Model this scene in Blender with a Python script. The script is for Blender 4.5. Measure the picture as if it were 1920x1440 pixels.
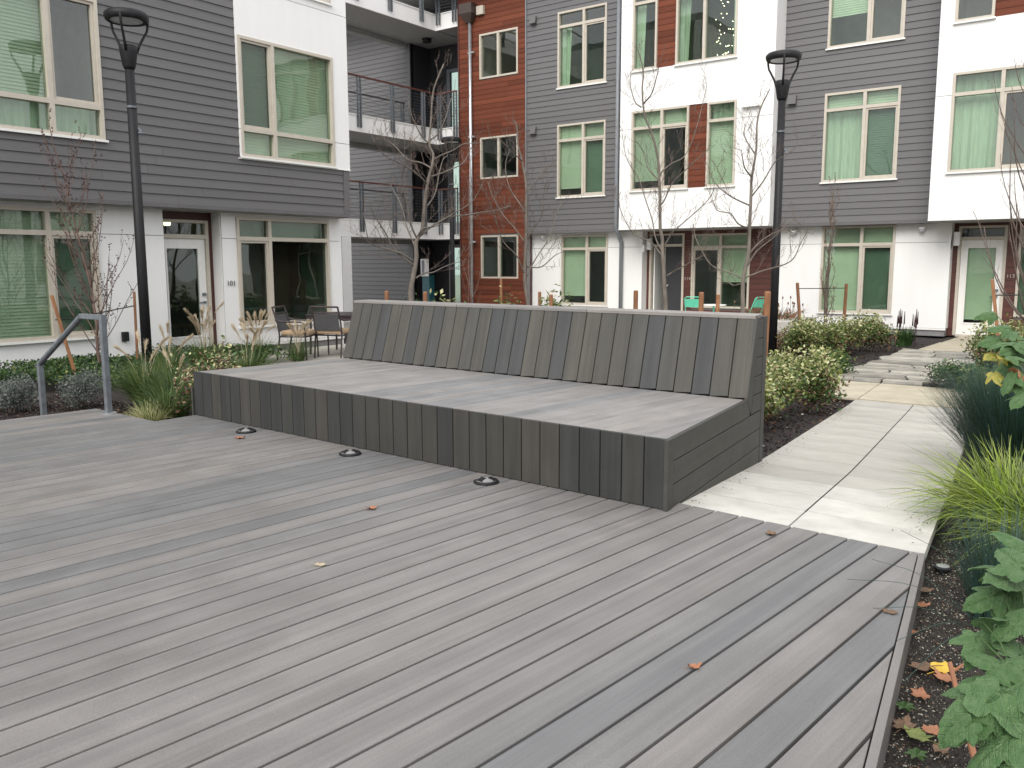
import bpy, bmesh, math, random
import numpy as np
from mathutils import Matrix, Vector, noise

for o in list(bpy.data.objects): bpy.data.objects.remove(o)
SC = bpy.context.scene
COL = SC.collection
R = math.radians
random.seed(11)
rng = np.random.default_rng(11)

# ------------------------------------------------------------------ camera, sky, sun, exposure
cam = bpy.data.cameras.new('camera'); camo = bpy.data.objects.new('camera', cam); COL.objects.link(camo)
cam.lens = 36*1613/1920; cam.sensor_width = 36; cam.sensor_fit = 'HORIZONTAL'
cam.clip_start = 0.05; cam.clip_end = 500
camo.matrix_world = (Matrix.Translation((0, 0, 1.34)) @ Matrix.Rotation(R(36.5), 4, 'Z')
                     @ Matrix.Rotation(R(90-7.93), 4, 'X') @ Matrix.Rotation(R(-0.16), 4, 'Z'))
SC.camera = camo
SC.view_settings.view_transform = 'Standard'
SC.view_settings.look = 'None'
SC.view_settings.gamma = 1
SC.view_settings.use_curve_mapping = False
SC.view_settings.exposure = 0.72
SUN_EL, SUN_ROT = R(42), R(155)
wd = bpy.data.worlds.new('World'); SC.world = wd; wd.use_nodes = True
nt = wd.node_tree; nt.nodes.clear()
sky = nt.nodes.new('ShaderNodeTexSky'); sky.sky_type = 'NISHITA'; sky.sun_disc = False
sky.sun_elevation = SUN_EL; sky.sun_rotation = SUN_ROT; sky.dust_density = 4; sky.air_density = 1.2
mixc = nt.nodes.new('ShaderNodeMix'); mixc.data_type = 'RGBA'
mixc.inputs[0].default_value = 0.88
tc = nt.nodes.new('ShaderNodeTexCoord'); cl = nt.nodes.new('ShaderNodeTexNoise')
cl.inputs['Scale'].default_value = 2.2; cl.inputs['Detail'].default_value = 6
cr = nt.nodes.new('ShaderNodeValToRGB')
cr.color_ramp.elements[0].position = .3; cr.color_ramp.elements[0].color = (6.6, 6.75, 7.1, 1)
cr.color_ramp.elements[1].position = .7; cr.color_ramp.elements[1].color = (9.6, 9.6, 9.6, 1)
nt.links.new(tc.outputs['Generated'], cl.inputs['Vector']); nt.links.new(cl.outputs[0], cr.inputs[0])
nt.links.new(sky.outputs[0], mixc.inputs[6]); nt.links.new(cr.outputs[0], mixc.inputs[7])
bg = nt.nodes.new('ShaderNodeBackground'); bg.inputs[1].default_value = 0.12
out = nt.nodes.new('ShaderNodeOutputWorld')
nt.links.new(mixc.outputs[2], bg.inputs[0]); nt.links.new(bg.outputs[0], out.inputs[0])
sl = bpy.data.lights.new('sun', 'SUN'); sl.energy = 1.6; sl.angle = R(40); sl.color = (1, .97, .92)
so = bpy.data.objects.new('sun', sl); COL.objects.link(so)
so.rotation_euler = (R(50), 0, R(14)); so.location = (0, -5, 20)

# ------------------------------------------------------------------ materials
def newmat(name):
    m = bpy.data.materials.new(name); m.use_nodes = True; n = m.node_tree
    b = n.nodes['Principled BSDF']; return m, n, b
def N(n, t, **kw):
    x = n.nodes.new(t)
    for k, v in kw.items():
        if k in x.inputs.keys(): x.inputs[k].default_value = v
        else: setattr(x, k, v)
    return x
def pmat(name, col, rough=.6, var=.12, scale=8., stretch=(1, 1, 1), bump=.0, bscale=60., metal=0., col2=None, spec=.5, objrand=0., coord='Object'):
    m, n, b = newmat(name); L = n.links.new
    tc = N(n, 'ShaderNodeTexCoord'); mp = N(n, 'ShaderNodeMapping'); mp.inputs['Scale'].default_value = stretch
    L(tc.outputs[coord], mp.inputs[0])
    nz = N(n, 'ShaderNodeTexNoise', Scale=scale, Detail=6., Roughness=.6); L(mp.outputs[0], nz.inputs['Vector'])
    rp = N(n, 'ShaderNodeValToRGB'); L(nz.outputs[0], rp.inputs[0])
    c2 = col2 if col2 else tuple(min(1, c*(1+var)) for c in col)
    c1 = tuple(c*(1-var) for c in col) if not col2 else col
    rp.color_ramp.elements[0].position = .32; rp.color_ramp.elements[1].position = .68
    rp.color_ramp.elements[0].color = (*c1, 1); rp.color_ramp.elements[1].color = (*c2, 1)
    src = rp.outputs[0]
    if objrand:
        oi = N(n, 'ShaderNodeObjectInfo'); hs = N(n, 'ShaderNodeHueSaturation'); mr = N(n, 'ShaderNodeMapRange')
        L(oi.outputs['Random'], mr.inputs[0]); mr.inputs[3].default_value = 1-objrand; mr.inputs[4].default_value = 1+objrand
        L(mr.outputs[0], hs.inputs['Value']); L(src, hs.inputs['Color']); src = hs.outputs[0]
    L(src, b.inputs['Base Color'])
    b.inputs['Roughness'].default_value = rough; b.inputs['Metallic'].default_value = metal
    b.inputs['Specular IOR Level'].default_value = spec
    if bump:
        n2 = N(n, 'ShaderNodeTexNoise', Scale=bscale, Detail=4.); L(mp.outputs[0], n2.inputs['Vector'])
        bp = N(n, 'ShaderNodeBump', Strength=bump, Distance=.01); L(n2.outputs[0], bp.inputs['Height']); L(bp.outputs[0], b.inputs['Normal'])
    return m
def board_mat(name, cols, rough=.55, streak=.35, light=None, sheen=.5, sx=.5):
    """composite board: a tone per board, fine streaks along its length, a few pale bands, dusty blotches"""
    m, n, b = newmat(name); L = n.links.new
    tc = N(n, 'ShaderNodeTexCoord'); oi = N(n, 'ShaderNodeObjectInfo')
    ad = N(n, 'ShaderNodeVectorMath', operation='MULTIPLY_ADD'); cb = N(n, 'ShaderNodeCombineXYZ')
    for i in range(3): L(oi.outputs['Random'], cb.inputs[i])
    L(cb.outputs[0], ad.inputs[0]); ad.inputs[1].default_value = (83, 47, 29); L(tc.outputs['Object'], ad.inputs[2])
    rp = N(n, 'ShaderNodeValToRGB'); L(oi.outputs['Random'], rp.inputs[0]); cr = rp.color_ramp
    cr.interpolation = 'CONSTANT'
    order = [0, 1, 2, 0, 3, 1, 4, 2, 0, 4, 1, 3]
    seq = [cols[i % len(cols)] for i in order]
    while len(cr.elements) < len(seq): cr.elements.new(.5)
    for i, c in enumerate(seq): cr.elements[i].position = i/len(seq); cr.elements[i].color = (*c, 1)
    def st(sc, detail=4.):
        mp = N(n, 'ShaderNodeMapping'); mp.inputs['Scale'].default_value = sc; L(ad.outputs[0], mp.inputs[0])
        nz = N(n, 'ShaderNodeTexNoise', Scale=1., Detail=detail, Roughness=.55); L(mp.outputs[0], nz.inputs['Vector']); return nz
    s1 = st((sx, 16, 16)); s2 = st((sx*3, 70, 70)); s3 = st((3.5, 3.5, 3.5), 5.); s4 = st((220, 220, 220), 2.)
    def rng_(nz, a, c, lo=.35, hi=.65):
        mr = N(n, 'ShaderNodeMapRange'); L(nz.outputs[0], mr.inputs[0]); mr.inputs[1].default_value = lo; mr.inputs[2].default_value = hi
        mr.inputs[3].default_value = a; mr.inputs[4].default_value = c; return mr.outputs[0]
    def mul(a, c):
        mm = N(n, 'ShaderNodeMath', operation='MULTIPLY'); L(a, mm.inputs[0]); L(c, mm.inputs[1]); return mm.outputs[0]
    v = mul(mul(rng_(s1, 1-streak*.5, 1+streak*.5), rng_(s2, 1-streak*.25, 1+streak*.25)), mul(rng_(s3, .93, 1.08), rng_(s4, .9, 1.1)))
    hs = N(n, 'ShaderNodeHueSaturation'); L(rp.outputs[0], hs.inputs['Color']); L(v, hs.inputs['Value'])
    # tone shift to blue grey along some streaks
    mx = N(n, 'ShaderNodeMix', data_type='RGBA'); s5 = st((sx*.7, 11, 11), 3.)
    L(rng_(s5, 0., .4, .5, .72), mx.inputs[0]); L(hs.outputs[0], mx.inputs[6])
    hb = N(n, 'ShaderNodeHueSaturation'); L(hs.outputs[0], hb.inputs['Color']); hb.inputs['Value'].default_value = 1.0
    mc = N(n, 'ShaderNodeMix', data_type='RGBA', blend_type='MULTIPLY'); mc.inputs[0].default_value = 1
    L(hb.outputs[0], mc.inputs[6]); mc.inputs[7].default_value = light or (.88, .93, .99, 1)
    L(mc.outputs[2], mx.inputs[7]); L(mx.outputs[2], b.inputs['Base Color'])
    b.inputs['Specular IOR Level'].default_value = sheen
    L(rng_(s3, rough-.06, rough+.08), b.inputs['Roughness'])
    bp = N(n, 'ShaderNodeBump', Strength=.25, Distance=.002); L(s2.outputs[0], bp.inputs['Height']); L(bp.outputs[0], b.inputs['Normal'])
    return m
def glass_mat(name, tint, refl=1.0, rough=.0, wav=0.):
    m, n, b = newmat(name); n.nodes.remove(b); L = n.links.new
    tr = N(n, 'ShaderNodeBsdfTransparent'); tr.inputs[0].default_value = (*tint, 1)
    gl = N(n, 'ShaderNodeBsdfGlossy'); gl.inputs['Roughness'].default_value = rough
    fr = N(n, 'ShaderNodeLayerWeight'); fr.inputs[0].default_value = .5; pw_ = N(n, 'ShaderNodeMath', operation='POWER'); L(fr.outputs['Facing'], pw_.inputs[0]); pw_.inputs[1].default_value = 4.
    mm = N(n, 'ShaderNodeMath', operation='MULTIPLY_ADD'); L(pw_.outputs[0], mm.inputs[0]); mm.inputs[1].default_value = .85*refl; mm.inputs[2].default_value = .07*refl
    mm.use_clamp = True
    tc = N(n, 'ShaderNodeTexCoord'); nz = N(n, 'ShaderNodeTexNoise', Scale=1.1, Detail=1.); L(tc.outputs['Object'], nz.inputs['Vector'])
    bp = N(n, 'ShaderNodeBump', Strength=wav or .2, Distance=.03); L(nz.outputs[0], bp.inputs['Height']); L(bp.outputs[0], gl.inputs['Normal'])
    mx = N(n, 'ShaderNodeMixShader'); L(mm.outputs[0], mx.inputs[0]); L(tr.outputs[0], mx.inputs[1]); L(gl.outputs[0], mx.inputs[2])
    L(mx.outputs[0], n.nodes['Material Output'].inputs[0]); return m
def emit_mat(name, col, s):
    m, n, b = newmat(name); b.inputs['Base Color'].default_value = (*col, 1)
    b.inputs['Emission Color'].default_value = (*col, 1); b.inputs['Emission Strength'].default_value = s; return m
def leaf_mat(name, col, col2, rough=.5, trans=.25, scale=3.):
    m = pmat(name, col, rough, col2=col2, scale=scale); n = m.node_tree; b = n.nodes['Principled BSDF']; L = n.links.new
    tl = N(n, 'ShaderNodeBsdfTranslucent'); mx = N(n, 'ShaderNodeMixShader'); mx.inputs[0].default_value = trans
    L(b.inputs['Base Color'].links[0].from_socket, tl.inputs[0])
    L(b.outputs[0], mx.inputs[1]); L(tl.outputs[0], mx.inputs[2]); L(mx.outputs[0], n.nodes['Material Output'].inputs[0]); return m

M = {}
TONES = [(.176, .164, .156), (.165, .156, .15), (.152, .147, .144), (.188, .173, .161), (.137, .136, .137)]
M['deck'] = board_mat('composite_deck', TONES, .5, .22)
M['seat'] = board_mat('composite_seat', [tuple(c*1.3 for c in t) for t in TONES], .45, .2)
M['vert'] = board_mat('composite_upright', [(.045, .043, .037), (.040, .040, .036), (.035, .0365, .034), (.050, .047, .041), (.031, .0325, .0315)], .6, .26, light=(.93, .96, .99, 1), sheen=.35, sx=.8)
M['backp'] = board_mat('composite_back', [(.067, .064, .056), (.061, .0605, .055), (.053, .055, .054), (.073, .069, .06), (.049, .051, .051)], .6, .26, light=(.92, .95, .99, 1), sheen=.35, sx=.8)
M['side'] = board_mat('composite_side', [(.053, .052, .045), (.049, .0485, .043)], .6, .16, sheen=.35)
M['dark'] = pmat('void_shade', (.015, .015, .015), .9)  # near-black colour painted in for the shade inside deck and bench
M['siding'] = pmat('grey_siding', (.12, .117, .12), .6, .07, 3., (1, 6, 6), .25, 120., objrand=.06)
M['sidingdark'] = pmat('charcoal_siding', (.03, .031, .036), .65, .1, 3., (1, 6, 6), .2, 90., objrand=.06)
M['cedar'] = pmat('red_cedar', (.138, .04, .021), .65, .25, 2.5, (1, 14, 14), .15, 60., objrand=.24, spec=.2)
M['brown'] = pmat('brown_panel', (.085, .026, .019), .5, .2, 2.5, (1, 14, 14), .1, 60., objrand=.12)
M['browntrim'] = pmat('brown_trim', (.07, .02, .016), .5)
M['white'] = pmat('white_panel', (.79, .785, .775), .6, .018, 1.6, (3, 3, .35), .06, 160)
M['whitetrim'] = pmat('white_trim', (.78, .775, .75), .45, .03)
M['soffit'] = pmat('grey_soffit', (.3, .3, .29), .7, .06)
M['beige'] = pmat('beige_frame', (.50, .455, .385), .45, .05)
M['conc'] = pmat('foundation_concrete', (.2, .2, .2), .85, .15, 4., bump=.2)
M['interior'] = pmat('room_wall', (.22, .23, .2), .9, .2, 2.)
M['blind'] = pmat('white_blind', (.54, .56, .49), .6, .06, 3., objrand=.2)
M['curtain'] = pmat('pale_curtain', (.5, .55, .48), .8, .12, 2., (8, 1, 1), objrand=.14)
M['glass'] = glass_mat('green_glass', (.84, .915, .845), 1.0)
M['glassdark'] = glass_mat('screened_glass', (.60, .69, .635), .9)
M['glassclear'] = glass_mat('clear_glass', (.87, .9, .86), 1.1)
M['galv'] = pmat('galvanised_steel', (.135, .15, .165), .5, .2, 18., metal=.2)
M['steel'] = pmat('bright_pipe', (.6, .62, .65), .28, .1, 6., metal=.8)
M['pipe'] = pmat('grey_pipe', (.2, .215, .235), .45, .08)
M['railred'] = pmat('wood_handrail', (.1, .032, .024), .5, .15, 3., (1, 10, 10))
M['black'] = pmat('black_metal', (.013, .013, .015), .55, .15, 12., spec=.3)
M['edge'] = board_mat('composite_edge', [TONES[0]], .5, .15)
M['lens'] = pmat('lamp_lens', (.5, .52, .55), .25)
M['bronze'] = pmat('brown_metal', (.05, .033, .028), .5)
M['walnut'] = pmat('dark_slatted_plastic', (.04, .03, .032), .5)
M['cushion'] = pmat('tan_cushion', (.42, .3, .19), .85, .12, 10., bump=.2)
M['sling'] = pmat('grey_sling', (.07, .07, .075), .7, .25, 60.)
M['mint'] = pmat('mint_enamel', (.13, .62, .42), .4, .05)
M['stake'] = pmat('stained_stake', (.26, .12, .055), .7, .25, 6., (3, 3, 1), .3, 50., objrand=.2)
M['wire'] = pmat('black_tie', (.03, .028, .028), .6)
M['mulch'] = pmat('dark_mulch', (.012, .009, .008), .95, scale=60., col2=(.03, .021, .018), bump=1., bscale=90.)
M['soil'] = pmat('gritty_soil', (.009, .007, .006), .95, scale=150., col2=(.05, .043, .035), bump=1., bscale=150.)
M['grit'] = pmat('pale_grit', (.36, .34, .28), .9, .3, 30.)
M['bark'] = pmat('grey_bark', (.14, .12, .1), .85, .3, 14., (1, 1, .4), .5, 60.)
M['twig'] = pmat('brown_twig', (.12, .09, .075), .8, .25, 6.)
M['twigred'] = pmat('red_twig', (.13, .082, .066), .8, .25, 6.)
M['slab'] = pmat('pale_concrete', (.40, .385, .35), .85, scale=3., stretch=(1, 1, 1), col2=(.55, .535, .49), bump=.12, bscale=140., objrand=.07)
M['slabgrey'] = pmat('weathered_concrete', (.33, .315, .28), .85, scale=2.6, stretch=(1, 1, 1), col2=(.42, .4, .36), bump=.12, bscale=140., objrand=.06)
M['slabtan'] = pmat('tan_concrete', (.36, .32, .24), .85, scale=3., col2=(.47, .42, .32), bump=.12, bscale=120., objrand=.04)
M['flag'] = pmat('bluish_flagstone', (.17, .165, .15), .8, scale=3.2, col2=(.4, .37, .31), bump=.4, bscale=25., objrand=.28)
M['patio'] = pmat('patio_concrete', (.38, .36, .32), .9, .12, 2., bump=.1)
M['planter'] = pmat('stained_concrete', (.3, .28, .25), .85, scale=4., col2=(.62, .6, .55), bump=.1)
M['ltvar'] = leaf_mat('cream_leaf', (.42, .44, .2), (.66, .62, .36))
M['ltgreen'] = leaf_mat('light_leaf', (.11, .155, .035), (.25, .28, .08))
M['green'] = leaf_mat('green_leaf', (.035, .085, .02), (.09, .16, .045))
M['dkgreen'] = leaf_mat('dark_leaf', (.018, .045, .014), (.045, .085, .03))
M['brownleaf'] = leaf_mat('brown_leaf', (.12, .07, .04), (.25, .15, .09))
M['purple'] = leaf_mat('purple_leaf', (.03, .012, .014), (.07, .03, .03))
M['silver'] = leaf_mat('silver_leaf', (.09, .11, .095), (.19, .21, .19))
M['rush'] = leaf_mat('blue_rush', (.022, .06, .05), (.05, .105, .085), trans=.1)
M['lime'] = leaf_mat('lime_grass', (.2, .33, .03), (.46, .54, .1), trans=.35)
M['olive'] = leaf_mat('olive_grass', (.07, .115, .03), (.19, .24, .07))
M['straw'] = leaf_mat('straw_plume', (.46, .37, .25), (.7, .6, .44), trans=.35)
def veins(m):
    n = m.node_tree; L = n.links.new; b = n.nodes['Principled BSDF']; tc = N(n, 'ShaderNodeTexCoord'); sx = N(n, 'ShaderNodeSeparateXYZ'); L(tc.outputs['Object'], sx.inputs[0])
    ab = N(n, 'ShaderNodeMath', operation='ABSOLUTE'); L(sx.outputs[0], ab.inputs[0])
    ma = N(n, 'ShaderNodeMath', operation='MULTIPLY_ADD'); L(ab.outputs[0], ma.inputs[0]); ma.inputs[1].default_value = -.9; L(sx.outputs[1], ma.inputs[2])
    sc = N(n, 'ShaderNodeMath', operation='MULTIPLY'); L(ma.outputs[0], sc.inputs[0]); sc.inputs[1].default_value = 8.5
    pp = N(n, 'ShaderNodeMath', operation='PINGPONG'); L(sc.outputs[0], pp.inputs[0]); pp.inputs[1].default_value = .5
    mn = N(n, 'ShaderNodeMath', operation='MINIMUM'); m2 = N(n, 'ShaderNodeMath', operation='MULTIPLY'); L(ab.outputs[0], m2.inputs[0]); m2.inputs[1].default_value = 9.; L(pp.outputs[0], mn.inputs[0]); L(m2.outputs[0], mn.inputs[1])
    mr = N(n, 'ShaderNodeMapRange'); L(mn.outputs[0], mr.inputs[0]); mr.inputs[2].default_value = .13; mr.inputs[3].default_value = 1; mr.inputs[4].default_value = 0
    nz = N(n, 'ShaderNodeTexNoise', Scale=38., Detail=3.); L(tc.outputs['Object'], nz.inputs['Vector'])
    h = N(n, 'ShaderNodeMath', operation='MULTIPLY_ADD'); L(mr.outputs[0], h.inputs[0]); h.inputs[1].default_value = -.7; L(nz.outputs[0], h.inputs[2])
    bp = N(n, 'ShaderNodeBump', Strength=.6, Distance=.025); L(h.outputs[0], bp.inputs['Height']); L(bp.outputs[0], b.inputs['Normal'])
    src = b.inputs['Base Color'].links[0].from_socket; mx = N(n, 'ShaderNodeMix', data_type='RGBA'); hs = N(n, 'ShaderNodeHueSaturation'); L(src, hs.inputs['Color']); hs.inputs['Value'].default_value = 1.35; hs.inputs['Saturation'].default_value = .85
    L(mr.outputs[0], mx.inputs[0]); L(src, mx.inputs[6]); L(hs.outputs[0], mx.inputs[7]); L(mx.outputs[2], b.inputs['Base Color']); return m
M['hyd'] = veins(leaf_mat('hydrangea_leaf', (.075, .17, .055), (.145, .25, .1), rough=.5, scale=6.))
M['hydy'] = leaf_mat('yellowing_leaf', (.14, .22, .05), (.5, .36, .06), scale=7.)
M['orange'] = leaf_mat('orange_leaf', (.3, .105, .05), (.52, .26, .14), scale=25.)
M['yellow'] = leaf_mat('yellow_leaf', (.7, .42, .04), (.8, .6, .1), scale=25.)
M['cane'] = pmat('red_cane', (.28, .12, .06), .7)
M['screen'] = pmat('white_enamel', (.8, .8, .8), .4)
M['teal'] = pmat('teal_enamel', (.02, .1, .12), .4)
M['warm'] = emit_mat('warm_lamp', (1, .78, .45), 6.)
M['tube'] = emit_mat('lamp_tube', (1, .9, .7), 4.)
M['fairy'] = emit_mat('fairy_light', (1, .86, .6), 9.)
M['metalnum'] = pmat('brushed_number', (.28, .28, .28), .4, metal=.5)
M['numlt'] = pmat('light_number', (.5, .45, .42), .4, metal=.3)

# ------------------------------------------------------------------ object helpers
WM = {}
I4 = Matrix.Identity(4)
def link(o, parent=None, mtx=I4):
    COL.objects.link(o); WM[o.name] = mtx.copy()
    if parent is not None:
        o.parent = parent; o.matrix_parent_inverse = WM[parent.name].inverted()
    o.matrix_basis = mtx
    return o
def tag(o, label=None, cat=None, group=None, kind=None):
    if label: o['label'] = label
    if cat: o['category'] = cat
    if group: o['group'] = group
    if kind: o['kind'] = kind
    return o
def thing(name, loc=(0, 0, 0), rz=0., label=None, cat=None, group=None):
    o = bpy.data.objects.new(name, None); o.empty_display_size = .2
    link(o, None, Matrix.Translation(loc) @ Matrix.Rotation(rz, 4, 'Z')); return tag(o, label, cat, group)
class MB:
    def __init__(s): s.v = []; s.f = []; s.mi = []
    def add(s, vs, fs, mi=0):
        b = len(s.v); s.v += [tuple(v) for v in vs]; s.f += [tuple(b+i for i in f) for f in fs]; s.mi += [mi]*len(fs); return s
    def box(s, x0, x1, y0, y1, z0, z1, mi=0):
        if x0 > x1: x0, x1 = x1, x0
        if y0 > y1: y0, y1 = y1, y0
        return s.add([(x0, y0, z0), (x1, y0, z0), (x1, y1, z0), (x0, y1, z0), (x0, y0, z1), (x1, y0, z1), (x1, y1, z1), (x0, y1, z1)],
              [(0, 3, 2, 1), (4, 5, 6, 7), (0, 1, 5, 4), (1, 2, 6, 5), (2, 3, 7, 6), (3, 0, 4, 7)], mi)
    def prism(s, poly, z0, z1, mi=0):
        n = len(poly)
        return s.add([(x, y, z0) for x, y in poly]+[(x, y, z1) for x, y in poly],
              [tuple(range(n-1, -1, -1)), tuple(range(n, 2*n))]+[(i, (i+1) % n, n+(i+1) % n, n+i) for i in range(n)], mi)
    def hull8(s, a, b, mi=0):   # two quads a (near) and b (far), corner by corner
        return s.add(list(a)+list(b), [(0, 1, 2, 3), (7, 6, 5, 4), (0, 4, 5, 1), (1, 5, 6, 2), (2, 6, 7, 3), (3, 7, 4, 0)], mi)
    def tube(s, pts, rad, n=8, mi=0, cap=True):
        pts = [Vector(p) for p in pts]; m = len(pts)
        if not hasattr(rad, '__len__'): rad = [rad]*m
        b = len(s.v); prev = None
        for i, p in enumerate(pts):
            t = (pts[min(i+1, m-1)]-pts[max(i-1, 0)]); t = t.normalized() if t.length > 1e-9 else Vector((0, 0, 1))
            if prev is None:
                a = t.orthogonal().normalized()
                if abs(t.z) > .99: a = Vector((1, 0, 0))
            else:
                a = prev-t*prev.dot(t); a = a.normalized() if a.length > 1e-6 else t.orthogonal().normalized()
            c = t.cross(a); prev = a
            for k in range(n):
                th = 2*math.pi*k/n; s.v.append(tuple(p+(a*math.cos(th)+c*math.sin(th))*rad[i]))
        for i in range(m-1):
            for k in range(n):
                s.f.append((b+i*n+k, b+i*n+(k+1) % n, b+(i+1)*n+(k+1) % n, b+(i+1)*n+k)); s.mi.append(mi)
        if cap:
            s.f.append(tuple(b+k for k in range(n-1, -1, -1))); s.f.append(tuple(b+(m-1)*n+k for k in range(n))); s.mi += [mi, mi]
        return s
    def lathe(s, prof, n=24, c=(0, 0), mi=0):
        b = len(s.v)
        for r, z in prof:
            for k in range(n): th = 2*math.pi*k/n; s.v.append((c[0]+r*math.cos(th), c[1]+r*math.sin(th), z))
        for i in range(len(prof)-1):
            for k in range(n): s.f.append((b+i*n+k, b+i*n+(k+1) % n, b+(i+1)*n+(k+1) % n, b+(i+1)*n+k)); s.mi.append(mi)
        s.f.append(tuple(b+k for k in range(n-1, -1, -1))); s.f.append(tuple(b+(len(prof)-1)*n+k for k in range(n))); s.mi += [mi, mi]
        return s
    def mesh(s, name, mats, smooth=False):
        me = bpy.data.meshes.new(name); me.from_pydata(s.v, [], s.f)
        mats = mats if isinstance(mats, (list, tuple)) else [mats]
        for m in mats: me.materials.append(m)
        if len(mats) > 1: me.polygons.foreach_set('material_index', s.mi)
        if smooth: me.polygons.foreach_set('use_smooth', [True]*len(me.polygons))
        me.update(); return me
    def build(s, name, mats, parent=None, mtx=I4, smooth=False, bevel=0.):
        o = bpy.data.objects.new(name, s.mesh(name, mats, smooth))
        if bevel:
            bv = o.modifiers.new('bevel', 'BEVEL'); bv.width = bevel; bv.segments = 2; bv.limit_method = 'ANGLE'
        return link(o, parent, mtx)
def fast(name, verts, quads, mats, mi=None, parent=None, mtx=I4, smooth=False):
    """numpy mesh: verts (n,3), quads (m,k)"""
    me = bpy.data.meshes.new(name); k = quads.shape[1]
    me.vertices.add(len(verts)); me.vertices.foreach_set('co', np.asarray(verts, dtype=np.float32).ravel())
    me.loops.add(quads.size); me.loops.foreach_set('vertex_index', quads.ravel().astype(np.int32))
    me.polygons.add(len(quads)); me.polygons.foreach_set('loop_start', np.arange(0, quads.size, k, dtype=np.int32))
    me.polygons.foreach_set('loop_total', np.full(len(quads), k, dtype=np.int32))
    for m in (mats if isinstance(mats, (list, tuple)) else [mats]): me.materials.append(m)
    if mi is not None: me.polygons.foreach_set('material_index', np.asarray(mi, dtype=np.int32))
    if smooth: me.polygons.foreach_set('use_smooth', np.ones(len(quads), dtype=bool))
    me.update(calc_edges=True); me.validate()
    return link(bpy.data.objects.new(name, me), parent, mtx)
def copy_tree(o, T, parent=None):
    """copy a thing with its parts, moved by the matrix T (new world = T @ old world)"""
    c = o.copy(); COL.objects.link(c); w = T @ WM[o.name]; WM[c.name] = w
    c.parent = parent
    c.matrix_parent_inverse = WM[parent.name].inverted() if parent is not None else I4
    c.matrix_basis = w
    for ch in o.children: copy_tree(ch, T, c)
    return c
def text_mesh(txt, size, depth=.006):
    cu = bpy.data.curves.new('t', 'FONT'); cu.body = txt; cu.size = size; cu.extrude = depth; cu.align_x = 'CENTER'
    ob = bpy.data.objects.new('t', cu); COL.objects.link(ob)
    dg = bpy.context.evaluated_depsgraph_get(); me = bpy.data.meshes.new_from_object(ob.evaluated_get(dg))
    bpy.data.objects.remove(ob); return me
def zg(y):   # walking surface of the sloping path (0 at the deck, -0.3 at the buildings)
    if y < 4.3: return 0.
    if y < 6.3: return -.07*(y-4.3)
    if y < 10.5: return -.14-.16*(y-6.3)/4.2
    return -.3
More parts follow.
